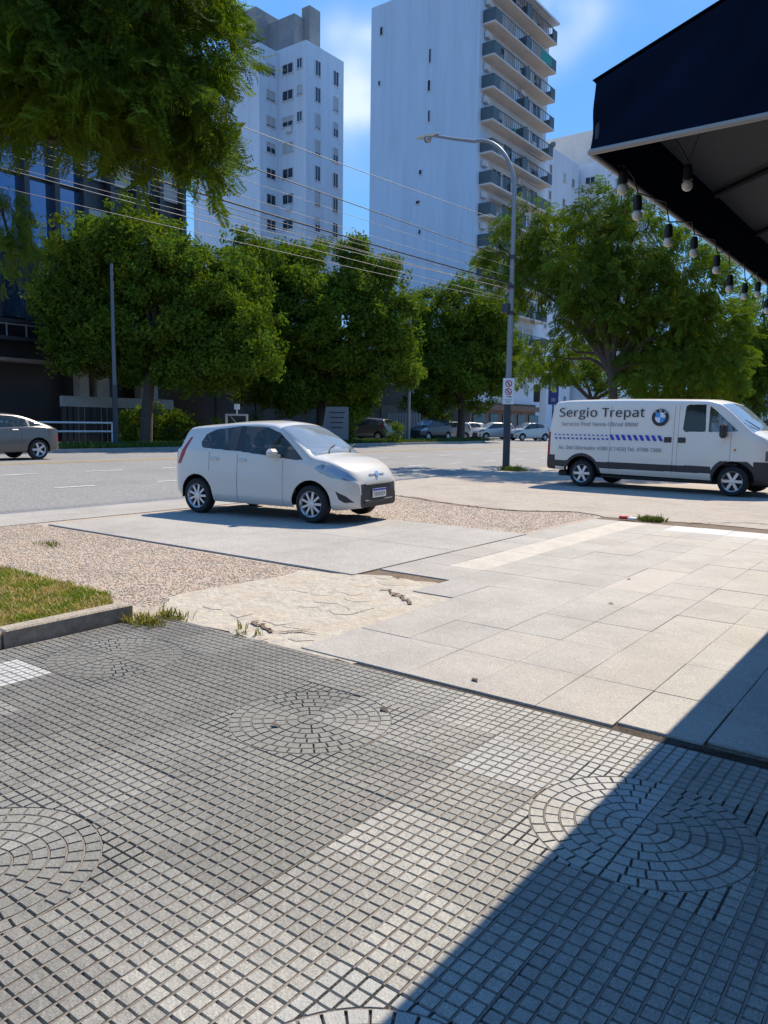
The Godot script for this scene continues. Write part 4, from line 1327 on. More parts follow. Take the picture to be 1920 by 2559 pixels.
# one side of the section at x as a list of (z, y), from the sill to the middle of the roof
func section(sp: Dictionary, x: float, rings: Array) -> PackedVector2Array:
	var yt := key(sp.top, x)
	var yb := minf(key(sp.bottom, x), yt - 0.1)
	var w := key(sp.width, x)
	var wr := minf(key(sp.roof, x), w - 0.015)
	var yc := yt - key(sp.crown, x)
	var belt := minf(key(sp.belt, x), yc - 0.025)
	var c := [Vector2(w - 0.07, yb), Vector2(w - 0.012, yb + 0.12 * (belt - yb)), Vector2(w, lerpf(yb, belt, 0.52)), Vector2(lerpf(w, wr, sp.tumble), belt), Vector2(wr, yc), Vector2(wr * 0.78, lerpf(yc, yt, 0.62)), Vector2(0, yt)]
	var out := PackedVector2Array()
	for i in 6:
		var p0: Vector2 = c[maxi(i - 1, 0)]
		var p1: Vector2 = c[i]
		var p2: Vector2 = c[i + 1]
		var p3: Vector2 = c[mini(i + 2, 6)] if i < 5 else Vector2(-c[5].x, c[5].y)
		var m1 := (p2 - p0) * 0.5
		var m2 := (p3 - p1) * 0.5
		# limit tangents so that the section never overshoots
		var l := p1.distance_to(p2)
		m1 = m1.limit_length(l); m2 = m2.limit_length(l)
		if i == 3 or i == 2: 
			if i == 3: m1 = (p2 - p1)
			if i == 2: m2 = (p2 - p1) * 0.9
		for j in rings[i]:
			var t: float = float(j) / rings[i]
			out.append(p1.cubic_interpolate(p2, p1 - m1 * 1.0, p2 + m2 * 1.0, t) if false else hermite(p1, m1, p2, m2, t))
	out.append(c[6])
	return out

func hermite(p: Vector2, m: Vector2, q: Vector2, k: Vector2, t: float) -> Vector2:
	var t2 := t * t
	var t3 := t2 * t
	return p * (2 * t3 - 3 * t2 + 1) + m * (t3 - 2 * t2 + t) + q * (3 * t2 - 2 * t3) + k * (t3 - t2)

# builds body, windows, lamps and so on as parts of `car`; cls(x, y, z, band, side) names the part of a cell, "" is a gap
func body(car: Node3D, sp: Dictionary, cls: Callable, mats: Dictionary, step := 0.024, rings := RINGS) -> void:
	var xs := [sp.rear]
	var x: float = sp.rear
	while x < sp.front - 0.002:
		var dx := step
		var y0 := key(sp.top, x)
		while dx > 0.003 and Vector2(dx, key(sp.top, x + dx) - y0).length() > step * 1.35: dx *= 0.7
		x = minf(x + dx, sp.front)
		xs.append(x)
	for s in sp.seams:
		xs.append(s - 0.005); xs.append(s + 0.005)
	xs.sort()
	var secs := []
	for q in xs: secs.append(section(sp, q, rings))
	var nt: int = secs[0].size()
	var band := PackedInt32Array()
	for i in 6:
		for j in rings[i]: band.append(i)
	var mbs := {}
	for side in [1.0, -1.0]:
		# vertices with arch snap
		var vv := []
		for i in xs.size():
			var row := PackedVector3Array()
			for j in nt:
				var p := Vector3(xs[i], secs[i][j].y, secs[i][j].x * side)
				row.append(p)
			vv.append(row)
		var nn := []
		for i in xs.size():
			var row := PackedVector3Array()
			for j in nt:
				var a := Vector3(xs[mini(i + 1, xs.size() - 1)], secs[mini(i + 1, xs.size() - 1)][j].y, secs[mini(i + 1, xs.size() - 1)][j].x) - Vector3(xs[maxi(i - 1, 0)], secs[maxi(i - 1, 0)][j].y, secs[maxi(i - 1, 0)][j].x)
				var jn := mini(j + 1, nt - 1)
				var jp := maxi(j - 1, 0)
				var b := Vector3(0, secs[i][jn].y - secs[i][jp].y, secs[i][jn].x - secs[i][jp].x)
				var m := a.cross(b)
				if j == nt - 1: m.z = 0
				m = m.normalized()
				row.append(Vector3(m.x, m.y, m.z * side))
			nn.append(row)
		for i in xs.size() - 1:
			for j in nt - 1:
				var q4 := [vv[i][j], vv[i + 1][j], vv[i + 1][j + 1], vv[i][j + 1]]
				var kinds := []
				for q in q4: kinds.append(kind_at(sp, cls, q.lerp((q4[0] + q4[2]) / 2, 0.02), band[j], side))
				var mid_kind := kind_at(sp, cls, (q4[0] + q4[1] + q4[2] + q4[3]) / 4, band[j], side)
				var same: bool = kinds[0] == mid_kind and kinds[1] == mid_kind and kinds[2] == mid_kind and kinds[3] == mid_kind
				if same:
					if mid_kind == "": continue
					var hold: Array = holder_for(mbs, mid_kind, side, sp)
					var mb: MB = hold[0]
					var seen: Dictionary = hold[1]
					var id := PackedInt32Array()
					for q in [[i, j], [i + 1, j], [i + 1, j + 1], [i, j + 1]]:
						var h: int = (q[0] * 4096 + q[1]) * 2 + (1 if side > 0 else 0)
						if not seen.has(h):
							seen[h] = mb.v.size()
							mb.v.append(vv[q[0]][q[1]]); mb.n.append(nn[q[0]][q[1]])
						id.append(seen[h])
					add_quad(mb, id, side)
					continue
				# a cell on the line between two parts is cut finer
				var n4 := [nn[i][j], nn[i + 1][j], nn[i + 1][j + 1], nn[i][j + 1]]
				var fine: int = sp.get("fine", 5)
				for a in fine:
					for b in fine:
						var ps := []
						var ns := []
						for uvq in [[a, b], [a + 1, b], [a + 1, b + 1], [a, b + 1]]:
							var u := float(uvq[0]) / fine
							var w := float(uvq[1]) / fine
							ps.append(q4[0].lerp(q4[1], u).lerp(q4[3].lerp(q4[2], u), w))
							ns.append(n4[0].lerp(n4[1], u).lerp(n4[3].lerp(n4[2], u), w).normalized())
						var kk := kind_at(sp, cls, (ps[0] + ps[1] + ps[2] + ps[3]) / 4, band[j], side)
						if kk == "": continue
						var mb: MB = holder_for(mbs, kk, side, sp)[0]
						var k0 := mb.v.size()
						for q in 4:
							mb.v.append(ps[q]); mb.n.append(ns[q])
						add_quad(mb, PackedInt32Array([k0, k0 + 1, k0 + 2, k0 + 3]), side)
	# close nose and tail
	for e in [0, xs.size() - 1]:
		var mb: MB = mbs[sp.nose if e > 0 and sp.has("nose") else "body"][0]
		var cx: float = xs[e]
		var sc: PackedVector2Array = secs[e]
		for j in nt - 1:
			var a := Vector3(cx, sc[j].y, sc[j].x); var b := Vector3(cx, sc[j + 1].y, sc[j + 1].x)
			var a2 := a * Vector3(1, 1, -1); var b2 := b * Vector3(1, 1, -1)
			if e == 0: mb.quad(a2, a, b, b2)
			else: mb.quad(a, a2, b2, b)
	for kk in mbs:
		var nm: String = kk.split("|")[0]
		part(sp.get("rename", {}).get(nm, nm), mbs[kk][0], mats[nm], car)

func kind_at(sp: Dictionary, cls: Callable, p: Vector3, bd: int, side: float) -> String:
	if abs(p.z) > 0.4:
		for wx in sp.wheels:
			if Vector2(p.x - wx, p.y - sp.arch_y).length_squared() < sp.arch_r * sp.arch_r: return ""
	return cls.call(p.x, p.y, abs(p.z), bd, side)

func holder_for(mbs: Dictionary, kind: String, side: float, sp: Dictionary) -> Array:
	var kk := kind + ("" if kind in sp.whole else ("|r" if side > 0 else "|l"))
	if not mbs.has(kk): mbs[kk] = [MB.new(), {}]
	return mbs[kk]

func add_quad(mb: MB, id: PackedInt32Array, side: float) -> void:
	if side > 0: mb.ix.append_array(PackedInt32Array([id[0], id[2], id[1], id[0], id[3], id[2]]))
	else: mb.ix.append_array(PackedInt32Array([id[0], id[1], id[2], id[0], id[2], id[3]]))

func wheel(parent: Node3D, p: Vector3, r: float, w: float, side: float, spokes: int) -> void:
	var xf := Transform3D(Basis(Vector3.RIGHT, PI / 2 * side), p)
	var n3 := Node3D.new()
	n3.name = numbered(str(parent.get_instance_id()), "wheel")
	parent.add_child(n3)
	n3.transform = xf
	var k := "wheel_%.3f_%d" % [r, spokes]
	if not M.has(k):
		var rr := r * 0.68
		var ty := MB.new()
		ty.lathe([Vector2(rr, -w / 2), Vector2(r * 0.9, -w / 2 - 0.004), Vector2(r * 0.975, -w / 2 + 0.02), Vector2(r, -w / 2 + 0.045), Vector2(r, w / 2 - 0.045), Vector2(r * 0.975, w / 2 - 0.02), Vector2(r * 0.9, w / 2 + 0.004), Vector2(rr, w / 2)], 36)
		var rim := MB.new()
		rim.lathe([Vector2(rr - 0.03, w / 2 - 0.05), Vector2(rr - 0.012, w / 2 - 0.012), Vector2(rr + 0.004, w / 2 + 0.002), Vector2(rr + 0.006, w / 2 - 0.01)], 36)
		rim.lathe([Vector2(0.06, w / 2 - 0.03), Vector2(0.055, w / 2 - 0.012), Vector2(0.0, w / 2 - 0.008)], 20)
		for i in spokes:
			var a := TAU * i / spokes
			var bs := Basis(Vector3.UP, a)
			rim.bbox(bs * Vector3((rr + 0.03) / 2, w / 2 - 0.028, 0), Vector3(rr - 0.05, 0.02, 0.042 if spokes > 6 else 0.07), 0.006, bs)
		var drum := MB.new()
		drum.lathe([Vector2(rr, -w / 2), Vector2(rr, w / 2 - 0.07), Vector2(0.0, w / 2 - 0.075)], 24)
		M[k] = [ty.mesh(), rim.mesh(), drum.mesh()]
	part("tyre", M[k][0], M.rubber, n3)
	part("rim", M[k][1], M.alloy, n3)
	part("brake_drum", M[k][2], M.black, n3)

func underside(car: Node3D, sp: Dictionary, w: float) -> void:
	var mb := MB.new()
	mb.bbox(Vector3((sp.rear + sp.front) / 2, 0.30, 0), Vector3(sp.front - sp.rear - 0.35, 0.14, w * 2 - 0.62), 0.03)
	mb.bbox(Vector3((sp.wheels[0] + sp.wheels[1]) / 2, 0.29, 0), Vector3(sp.wheels[1] - sp.wheels[0] - 0.75, 0.1, w * 2 - 0.2), 0.03)
	for wx in sp.wheels:
		for s in [-1.0, 1.0]:
			# wheel housing
			var n := 14
			for i in n:
				var a0 := PI * i / n - 0.15; var a1 := PI * (i + 1) / n - 0.15
				if i == n - 1: a1 = PI + 0.15
				var r: float = sp.arch_r + 0.008
				var p := Vector3(wx + cos(a0) * r, sp.arch_y + sin(a0) * r, 0); var q := Vector3(wx + cos(a1) * r, sp.arch_y + sin(a1) * r, 0)
				var zo := Vector3(0, 0, s * (w - 0.03)); var zi := Vector3(0, 0, s * (w - 0.34))
				mb.quad(p + zo, q + zo, q + zi, p + zi)
				mb.tri(Vector3(wx, sp.arch_y, 0) + zi, p + zi, q + zi)
	part("underbody", mb, M.black, car)

func seat(parent: Node3D, p: Vector3, m: Material) -> void:
	var mb := MB.new()
	mb.bbox(p + Vector3(0.05, 0.10, 0), Vector3(0.48, 0.16, 0.46), 0.05)
	mb.bbox(p + Vector3(-0.22, 0.42, 0), Vector3(0.13, 0.58, 0.44), 0.05, Basis(Vector3.BACK, 0.18))
	mb.bbox(p + Vector3(-0.29, 0.80, 0), Vector3(0.09, 0.17, 0.24), 0.035, Basis(Vector3.BACK, 0.18))
	part("seat", mb, m, parent)

func inpoly(x: float, y: float, p: PackedVector2Array) -> bool:
	return Geometry2D.is_point_in_polygon(Vector2(x, y), p)

func pv(a: Array) -> PackedVector2Array:
	var p := PackedVector2Array()
	for i in range(0, a.size(), 2): p.append(Vector2(a[i], a[i + 1]))
	return p

func hatch_spec() -> Dictionary:
	return {
		"rear": -1.70, "front": 1.86, "wheels": [-1.14, 1.13], "arch_y": 0.30, "arch_r": 0.345,
		"top": [[-1.70, 0.58], [-1.69, 0.76], [-1.66, 0.95], [-1.58, 1.14], [-1.46, 1.36], [-1.40, 1.415], [-1.25, 1.445], [-0.9, 1.475], [-0.4, 1.515], [0.0, 1.525], [0.28, 1.508], [0.46, 1.46], [0.70, 1.33], [0.95, 1.155], [1.11, 1.045], [1.19, 1.02], [1.4, 0.975], [1.6, 0.90], [1.72, 0.83], [1.80, 0.755], [1.84, 0.67], [1.86, 0.50]],
		"bottom": [[-1.70, 0.30], [-1.5, 0.25], [-0.8, 0.215], [0.8, 0.215], [1.5, 0.21], [1.86, 0.25]],
		"width": [[-1.70, 0.60], [-1.66, 0.68], [-1.5, 0.755], [-1.1, 0.785], [0, 0.795], [0.9, 0.785], [1.3, 0.775], [1.55, 0.735], [1.72, 0.665], [1.82, 0.585], [1.86, 0.52]],
		"roof": [[-1.70, 0.56], [-1.5, 0.60], [-1.3, 0.565], [-0.5, 0.575], [0.2, 0.58], [0.6, 0.62], [1.05, 0.69], [1.3, 0.70], [1.6, 0.64], [1.86, 0.46]],
		"crown": [[-1.70, 0.03], [-1.4, 0.05], [-0.9, 0.075], [0.2, 0.08], [1.0, 0.06], [1.3, 0.05], [1.86, 0.05]],
		"belt": [[-1.70, 1.03], [-1.4, 1.035], [-0.9, 1.02], [0.0, 0.985], [0.85, 0.905], [1.3, 0.82], [1.86, 0.6]],
		"nose": "grille", "tumble": 0.12, "seams": [-0.86, -0.27, 0.62], "whole": ["body", "windshield", "rear_window", "grille", "bonnet"],
		"rename": {"quarter_glass": "window", "front_glass": "window", "rear_glass": "window", "pillar": "black_pillar"},
	}

func build_hatch(car: Node3D, paint: Material, step := 0.024) -> void:
	var sp := hatch_spec()
	var side_glass := pv([-1.05, 1.09, -1.09, 1.16, -1.03, 1.29, -0.85, 1.37, -0.3, 1.43, 0.20, 1.42, 0.48, 1.33, 0.76, 1.13, 0.98, 0.945, 0.85, 0.935, -0.2, 1.03, -1.0, 1.07])
	var head := pv([1.18, 0.83, 1.30, 0.89, 1.48, 0.87, 1.70, 0.765, 1.81, 0.66, 1.72, 0.655, 1.5, 0.69, 1.3, 0.76])
	var tail := pv([-1.60, 0.80, -1.35, 1.24, -1.31, 1.24, -1.40, 0.98, -1.50, 0.80])
	var fog := pv([1.55, 0.50, 1.70, 0.43, 1.80, 0.34, 1.68, 0.33, 1.60, 0.38])
	var cls := func(x: float, y: float, z: float, band: int, _s: float) -> String:
		for s in sp.seams:
			if abs(x - s) < 0.004 and band <= 2 and y > 0.27 and (s > -0.8 or y > 0.72): return ""
		if band <= 3 and z > 0.5 and inpoly(x, y, side_glass):
			if abs(x + 0.27) < 0.06: return "pillar"
			if abs(x + 0.86) < 0.02: return "pillar"
			return "front_glass" if x > -0.27 else "rear_glass"
		if band >= 4 and x > 0.45 and x < 1.135 and z < 0.64: return "windshield"
		if band >= 4 and x < -1.40 and x > -1.585 and z < 0.5: return "rear_window"
		if x > 1.15 and z > 0.33 and inpoly(x, y, head) and band >= 1: return "headlamp"
		if x < -1.28 and z > 0.50 and inpoly(x, y, tail): return "tail_lamp"
		if x > 1.5 and z > 0.46 and inpoly(x, y, fog): return "fog_lamp"
		if x > 1.76 and z < 0.50 and y > 0.31 and y < 0.60: return "grille"
		if band <= 2 and x > -0.85 and x < -0.275 and y > 0.27: return "rear_door"
		if band <= 2 and x > -0.265 and x < 0.615 and y > 0.27: return "front_door"
		if band >= 5 and x > 1.17 and x < 1.76: return "bonnet"
		return "body"
	body(car, sp, cls, {"body": paint, "bonnet": paint, "rear_door": paint, "front_door": paint, "front_glass": M.glass, "rear_glass": M.glass, "pillar": M.trim_dark, "windshield": M.screen_glass, "rear_window": M.glass, "headlamp": M.lens, "tail_lamp": M.red_lens, "fog_lamp": M.trim_dark, "grille": M.plastic}, step)
	underside(car, sp, 0.77)
	for wx in sp.wheels:
		for s in [-1.0, 1.0]: wheel(car, Vector3(wx, 0.287, s * 0.685), 0.287, 0.175, s, 9)

func vehicles() -> void:
	rng.seed = 700
	# ---- white hatchback
	var c := thing("parked_car", "white five door hatchback parked across the concrete driveway", "car", Vector3(-8.95, 0.004, -9.10), deg_to_rad(7.1))
	build_hatch(c, M.white_paint)
	for z in [-0.34, 0.34]:
		seat(c, Vector3(0.12, 0.38, z), M.seat); seat(c, Vector3(-0.75, 0.40, z), M.seat)
	var mb := MB.new()
	mb.bbox(Vector3(0.86, 0.80, 0), Vector3(0.42, 0.26, 1.26), 0.07)
	mb.lathe([Vector2(0.165, -0.01), Vector2(0.18, 0.0), Vector2(0.165, 0.01)], 20, Transform3D(Basis(Vector3.BACK, 1.0), Vector3(0.58, 0.93, -0.34)))
	part("dashboard", mb, M.cabin, c)
	mb = MB.new()
	mb.bbox(Vector3(-0.2, 0.37, 0), Vector3(2.5, 0.06, 1.36), 0.02)
	part("cabin_floor", mb, M.cabin, c)
	for s in [-1.0, 1.0]:
		mb = MB.new()
		mb.bbox(Vector3(0.50, 1.03, s * 0.885), Vector3(0.13, 0.135, 0.21), 0.045)
		mb.bbox(Vector3(0.54, 0.985, s * 0.79), Vector3(0.06, 0.05, 0.1), 0.015)
		part("mirror", mb, M.white_paint, c)
		for x in [-0.16, -0.74]:
			mb = MB.new()
			mb.bbox(Vector3(x, 0.90, s * 0.797), Vector3(0.17, 0.026, 0.035), 0.01)
			part("door_handle", mb, M.white_paint, c)
		mb = MB.new()
		mb.lathe([Vector2(0.035, 0), Vector2(0.035, 0.01), Vector2(0, 0.012)], 14, Transform3D(Basis(Vector3.UP, s * -0.7) * Basis(Vector3.BACK, -PI / 2), Vector3(1.70, 0.41, s * 0.575)))
		part("fog_bulb", mb, M.lens, c)
	mb = MB.new()
	mb.bbox(Vector3(1.872, 0.45, 0), Vector3(0.012, 0.135, 0.40), 0.004)
	var pl := part("number_plate", mb, M.white_print, c)
	mb = MB.new()
	mb.box(Vector3(1.879, 0.502, 0), Vector3(0.006, 0.03, 0.39))
	part("plate_band", mb, M.blue_print, pl)
	mb = MB.new()
	for q in 7: mb.box(Vector3(1.879, 0.435, -0.14 + q * 0.047), Vector3(0.004, 0.055, 0.02))
	part("plate_print", mb, M.grey_print, pl)
	mb = MB.new()
	mb.bbox(Vector3(1.815, 0.735, 0), Vector3(0.03, 0.018, 0.44), 0.006)
	mb.lathe([Vector2(0.045, 0), Vector2(0.045, 0.012), Vector2(0, 0.016)], 18, Transform3D(Basis(Vector3.BACK, -1.15), Vector3(1.82, 0.735, 0)))
	part("badge_bar", mb, M.chrome, c)
	mb = MB.new()
	mb.bbox(Vector3(1.858, 0.585, 0), Vector3(0.03, 0.03, 0.80), 0.01)
	mb.bbox(Vector3(1.862, 0.335, 0), Vector3(0.03, 0.05, 0.84), 0.012)
	part("grille_bar", mb, M.trim_dark, c)
	mb = MB.new()
	mb.tube([Vector3(-0.95, 1.47, 0), Vector3(-1.12, 1.62, 0)], [0.008, 0.003], 6)
	part("antenna", mb, M.black, c)
	mb = MB.new()
	for z in [0.28, -0.32]: mb.tube([Vector3(1.14, 1.05, z), Vector3(1.03, 1.12, z - 0.20), Vector3(0.97, 1.155, z - 0.42)], [0.010, 0.009, 0.006], 6)
	part("wiper", mb, M.black, c)
	mb = MB.new()
	mb.bbox(Vector3(0.52, 1.33, 0), Vector3(0.05, 0.07, 0.2), 0.02)
	part("rear_view_mirror", mb, M.cabin, c)

	# ---- lettered van
	c = thing("delivery_van", "white panel van with shop lettering and blue stripe band", "van", Vector3(-5.775, -0.004, -19.28), deg_to_rad(-3.8))
	var sp := {
		"rear": -2.80, "front": 2.72, "wheels": [-1.81, 1.80], "arch_y": 0.34, "arch_r": 0.43,
		"top": [[-2.80, 0.95], [-2.79, 1.2], [-2.74, 1.6], [-2.68, 1.95], [-2.62, 2.10], [-2.52, 2.16], [-2.2, 2.19], [-1.0, 2.20], [0.6, 2.18], [1.15, 2.16], [1.38, 2.11], [1.52, 2.03], [1.85, 1.74], [2.12, 1.49], [2.20, 1.44], [2.4, 1.33], [2.56, 1.18], [2.64, 1.02], [2.69, 0.8], [2.72, 0.5]],
		"bottom": [[-2.80, 0.42], [-2.5, 0.40], [-1.3, 0.36], [1.3, 0.33], [2.2, 0.28], [2.72, 0.30]],
		"width": [[-2.80, 0.93], [-2.74, 0.975], [-2.4, 0.99], [0, 1.0], [1.6, 0.985], [2.1, 0.93], [2.4, 0.86], [2.6, 0.75], [2.72, 0.62]],
		"roof": [[-2.80, 0.87], [-2.6, 0.90], [0, 0.905], [1.2, 0.89], [1.6, 0.87], [2.15, 0.84], [2.4, 0.76], [2.72, 0.55]],
		"crown": [[-2.80, 0.04], [-2.4, 0.085], [0, 0.09], [1.2, 0.085], [2.0, 0.06], [2.72, 0.05]],
		"belt": [[-2.80, 1.35], [1.0, 1.37], [1.8, 1.33], [2.3, 1.2], [2.72, 0.9]],
		"tumble": 0.25, "seams": [-1.08, 0.46, 0.56, 1.72], "whole": ["body", "windshield", "bumper"],
		"rename": {"cab_glass": "window", "quarter_glass": "window", "side_trim": "side_trim"},
	}
	var cabw := pv([0.66, 1.46, 0.70, 1.99, 0.76, 2.03, 1.14, 2.03, 1.17, 1.42, 0.72, 1.41])
	var quarter := pv([1.23, 1.42, 1.23, 1.99, 1.32, 1.93, 1.72, 1.57, 1.86, 1.44, 1.5, 1.42])
	var cls := func(x: float, y: float, z: float, band: int, _s: float) -> String:
		for s in sp.seams:
			if abs(x - s) < 0.004 and band <= 3 and y > 0.45 and y < 2.02 and not (s > 1.7 and y > 1.4): return ""
		if z > 0.6 and band <= 3 and inpoly(x, y, cabw): return "cab_glass"
		if z > 0.6 and band <= 3 and inpoly(x, y, quarter): return "quarter_glass"
		if band >= 4 and x > 1.46 and x < 2.16 and z < 0.83: return "windshield"
		if x < -2.70 and z > 0.80 and y > 0.78 and y < 1.36: return "tail_lamp"
		if x < -2.55 and y < 0.78 and y > 0.3: return "bumper"
		if x > 1.33 and y < 0.78 and (x > 2.2 or Vector2(x - 1.80, y - 0.34).length() < 0.52): return "bumper"
		if Vector2(x + 1.81, y - 0.34).length() < 0.50 and y > 0.3: return "side_trim"
		if band <= 2 and y > 0.485 and y < 0.645 and x > -2.6 and x < 1.33: return "side_trim"
		if x > 2.42 and x < 2.66 and z > 0.45 and y > 0.80 and y < 1.02: return "headlamp"
		if x > 0.565 and x < 1.715 and band <= 3: return "cab_door"
		if x > -1.075 and x < 0.455 and band <= 3: return "sliding_door"
		return "body"
	body(c, sp, cls, {"body": M.van_paint, "cab_door": M.van_paint, "sliding_door": M.van_paint, "cab_glass": M.glass, "quarter_glass": M.glass, "windshield": M.screen_glass, "tail_lamp": M.red_lens, "bumper": M.plastic, "side_trim": M.plastic, "headlamp": M.lens}, 0.028, [3, 8, 9, 16, 4, 6])
	underside(c, sp, 0.96)
	for wx in sp.wheels:
		for s in [-1.0, 1.0]: wheel(c, Vector3(wx, 0.335, s * 0.87), 0.33, 0.2, s, 6)
	for z in [-0.5, 0.5]: seat(c, Vector3(0.75, 0.85, z), M.seat)
	mb = MB.new()
	mb.bbox(Vector3(1.85, 1.22, 0), Vector3(0.6, 0.3, 1.6), 0.08)
	mb.box(Vector3(0.52, 1.2, 0), Vector3(0.03, 1.7, 1.72)); mb.box(Vector3(1.2, 0.7, 0), Vector3(1.3, 0.05, 1.7))
	part("cab_interior", mb, M.cabin, c)
	for s in [-1.0, 1.0]:
		mb = MB.new()
		mb.bbox(Vector3(1.60, 1.45, s * 1.12), Vector3(0.13, 0.33, 0.24), 0.05)
		mb.bbox(Vector3(1.58, 1.36, s * 1.0), Vector3(0.08, 0.1, 0.12), 0.02)
		part("mirror", mb, M.plastic, c)
		for x in [0.335, 0.655]:
			mb = MB.new()
			mb.bbox(Vector3(x, 1.22, s * 0.992), Vector3(0.17, 0.125, 0.03), 0.01)
			part("door_handle", mb, M.plastic, c)
		mb = MB.new()
		mb.bbox(Vector3(1.82, 1.03, s * 0.975), Vector3(0.04, 0.05, 0.02), 0.006)
		part("side_marker", mb, M.amber_lens, c)
	mb = MB.new()
	mb.tube([Vector3(2.13, 1.50, 0.3), Vector3(2.0, 1.63, 0.62), Vector3(1.93, 1.70, 0.76)], [0.012, 0.01, 0.007], 6)
	part("wiper", mb, M.black, c)
	# print on the near side: the side leans in by a few degrees
	var tilt := atan(0.030 / 0.6)
	var pr := Node3D.new()
	pr.name = "side_print"
	c.add_child(pr)
	pr.position = Vector3(0, 1.20, 1.0015)
	pr.rotation.x = -tilt
	word(pr, "Sergio Trepat", 0.30, Vector3(-1.37, 0.645, 0.0), M.ink, 2.22)
	word(pr, "Servicio Post Venta Oficial BMW", 0.125, Vector3(-1.40, 0.36, 0.0), M.grey_print, 2.0)
	word(pr, "Av. Del Libertador 4380 (C1426) Tel. 4788-7300", 0.125, Vector3(-1.12, -0.23, 0.002), M.grey_print, 2.65)
	mb = MB.new()
	for k in 9:
		var x := -1.10 + k * 0.148
		mb.prism(pv([x, 0.115, x + 0.075, 0.115, x + 0.145, -0.015, x + 0.07, -0.015]), 0, 0.003)
	for k in 13:
		var x := -2.58 + k * 0.115
		mb.prism(pv([x, 0.105, x + 0.045, 0.105, x + 0.055, 0.075, x + 0.01, 0.075]), 0, 0.003)
		mb.prism(pv([x + 0.02, 0.02, x + 0.075, 0.02, x + 0.09, -0.02, x + 0.035, -0.02]), 0, 0.003)
	part("stripe", mb, M.blue_print, pr)
	var em := Node3D.new()
	em.name = "roundel"
	pr.add_child(em)
	em.position = Vector3(0.125, 0.535, 0.0)
	var turn := Transform3D(Basis(Vector3.RIGHT, PI / 2), Vector3.ZERO)
	mb = MB.new()
	mb.lathe([Vector2(0.2, 0), Vector2(0.2, 0.003), Vector2(0.125, 0.003)], 36, turn)
	part("ring", mb, M.ink, em)
	for k in 4:
		var fan := PackedVector2Array([Vector2.ZERO])
		for q in 9: fan.append(Vector2.from_angle(PI / 2 * k + PI / 2 * q / 8.0) * 0.123)
		mb = MB.new()
		mb.prism(fan, 0, 0.003)
		part("quarter", mb, M.white_print if k % 2 == 0 else M.sky_blue_print, em)
	for a in [["B", 0.75], ["M", 0.0], ["W", -0.75]]:
		var tm := TextMesh.new()
		var ft := SystemFont.new()
		ft.font_names = PackedStringArray(["Droid Sans"])
		tm.font = ft; tm.text = a[0]; tm.font_size = 64; tm.pixel_size = 0.075 / 64.0; tm.depth = 0.002
		part("lettering", tm, M.white_print, em, Transform3D(Basis(Vector3.BACK, a[1]), Vector3(-sin(a[1]), cos(a[1]), 0) * 0.162 + Vector3(0, 0, 0.0035)))

	# ---- grey car leaving the frame on the avenue
	c = thing("moving_car", "grey saloon with sloping tail driving along the avenue", "car", Vector3(-23.95, 0.235, -11.5), deg_to_rad(-90))
	sp = {
		"rear": -2.05, "front": 2.15, "wheels": [-1.30, 1.32], "arch_y": 0.32, "arch_r": 0.375,
		"top": [[-2.05, 0.62], [-2.03, 0.85], [-1.98, 0.98], [-1.85, 1.06], [-1.5, 1.20], [-1.05, 1.36], [-0.6, 1.44], [-0.1, 1.46], [0.3, 1.41], [0.8, 1.2], [1.15, 1.03], [1.6, 0.93], [1.95, 0.8], [2.1, 0.62], [2.15, 0.42]],
		"bottom": [[-2.05, 0.32], [-1.7, 0.27], [1.7, 0.23], [2.15, 0.27]],
		"width": [[-2.05, 0.66], [-1.95, 0.78], [-1.5, 0.845], [0, 0.85], [1.4, 0.83], [1.9, 0.68], [2.15, 0.48]],
		"roof": [[-2.05, 0.6], [-1.8, 0.68], [-1.2, 0.60], [-0.4, 0.59], [0.3, 0.6], [1.1, 0.72], [1.6, 0.66], [2.15, 0.42]],
		"crown": [[-2.05, 0.03], [-1.2, 0.06], [0.2, 0.08], [2.15, 0.05]],
		"belt": [[-2.05, 0.95], [-1.3, 1.0], [0, 0.95], [1.1, 0.88], [2.15, 0.6]],
		"tumble": 0.12, "seams": [-0.75, 0.1, 0.95], "whole": ["body", "windshield", "rear_window"], "rename": {"front_glass": "window", "rear_glass": "window"},
	}
	var gl := pv([-1.62, 1.06, -1.45, 1.10, -1.0, 1.26, -0.6, 1.35, -0.1, 1.38, 0.3, 1.33, 0.75, 1.10, 0.95, 0.965, 0.0, 1.0, -1.3, 1.045])
	cls = func(x: float, y: float, z: float, band: int, _s: float) -> String:
		for s in sp.seams:
			if abs(x - s) < 0.004 and band <= 2 and y > 0.3: return ""
		if band <= 3 and z > 0.5 and inpoly(x, y, gl):
			if abs(x - 0.1) < 0.05 or abs(x + 1.02) < 0.035: return "pillar"
			return "front_glass" if x > 0.1 else "rear_glass"
		if band >= 4 and x > 0.35 and x < 1.12: return "windshield"
		if band >= 4 and x < -1.0 and x > -1.75: return "rear_window"
		if x < -1.93 and z > 0.58 and y > 0.55 and y < 0.8: return "tail_lamp"
		if band <= 2 and x > -0.745 and x < 0.095 and y > 0.3: return "rear_door"
		if band <= 2 and x > 0.105 and x < 0.945 and y > 0.3: return "front_door"
		return "body"
	body(c, sp, cls, {"body": M.grey_paint, "rear_door": M.grey_paint, "front_door": M.grey_paint, "front_glass": M.glass, "rear_glass": M.glass, "pillar": M.trim_dark, "windshield": M.screen_glass, "rear_window": M.glass, "tail_lamp": M.red_lens}, 0.03)
	underside(c, sp, 0.83)
	for wx in sp.wheels:
		for s in [-1.0, 1.0]: wheel(c, Vector3(wx, 0.318, s * 0.74), 0.315, 0.195, s, 5)
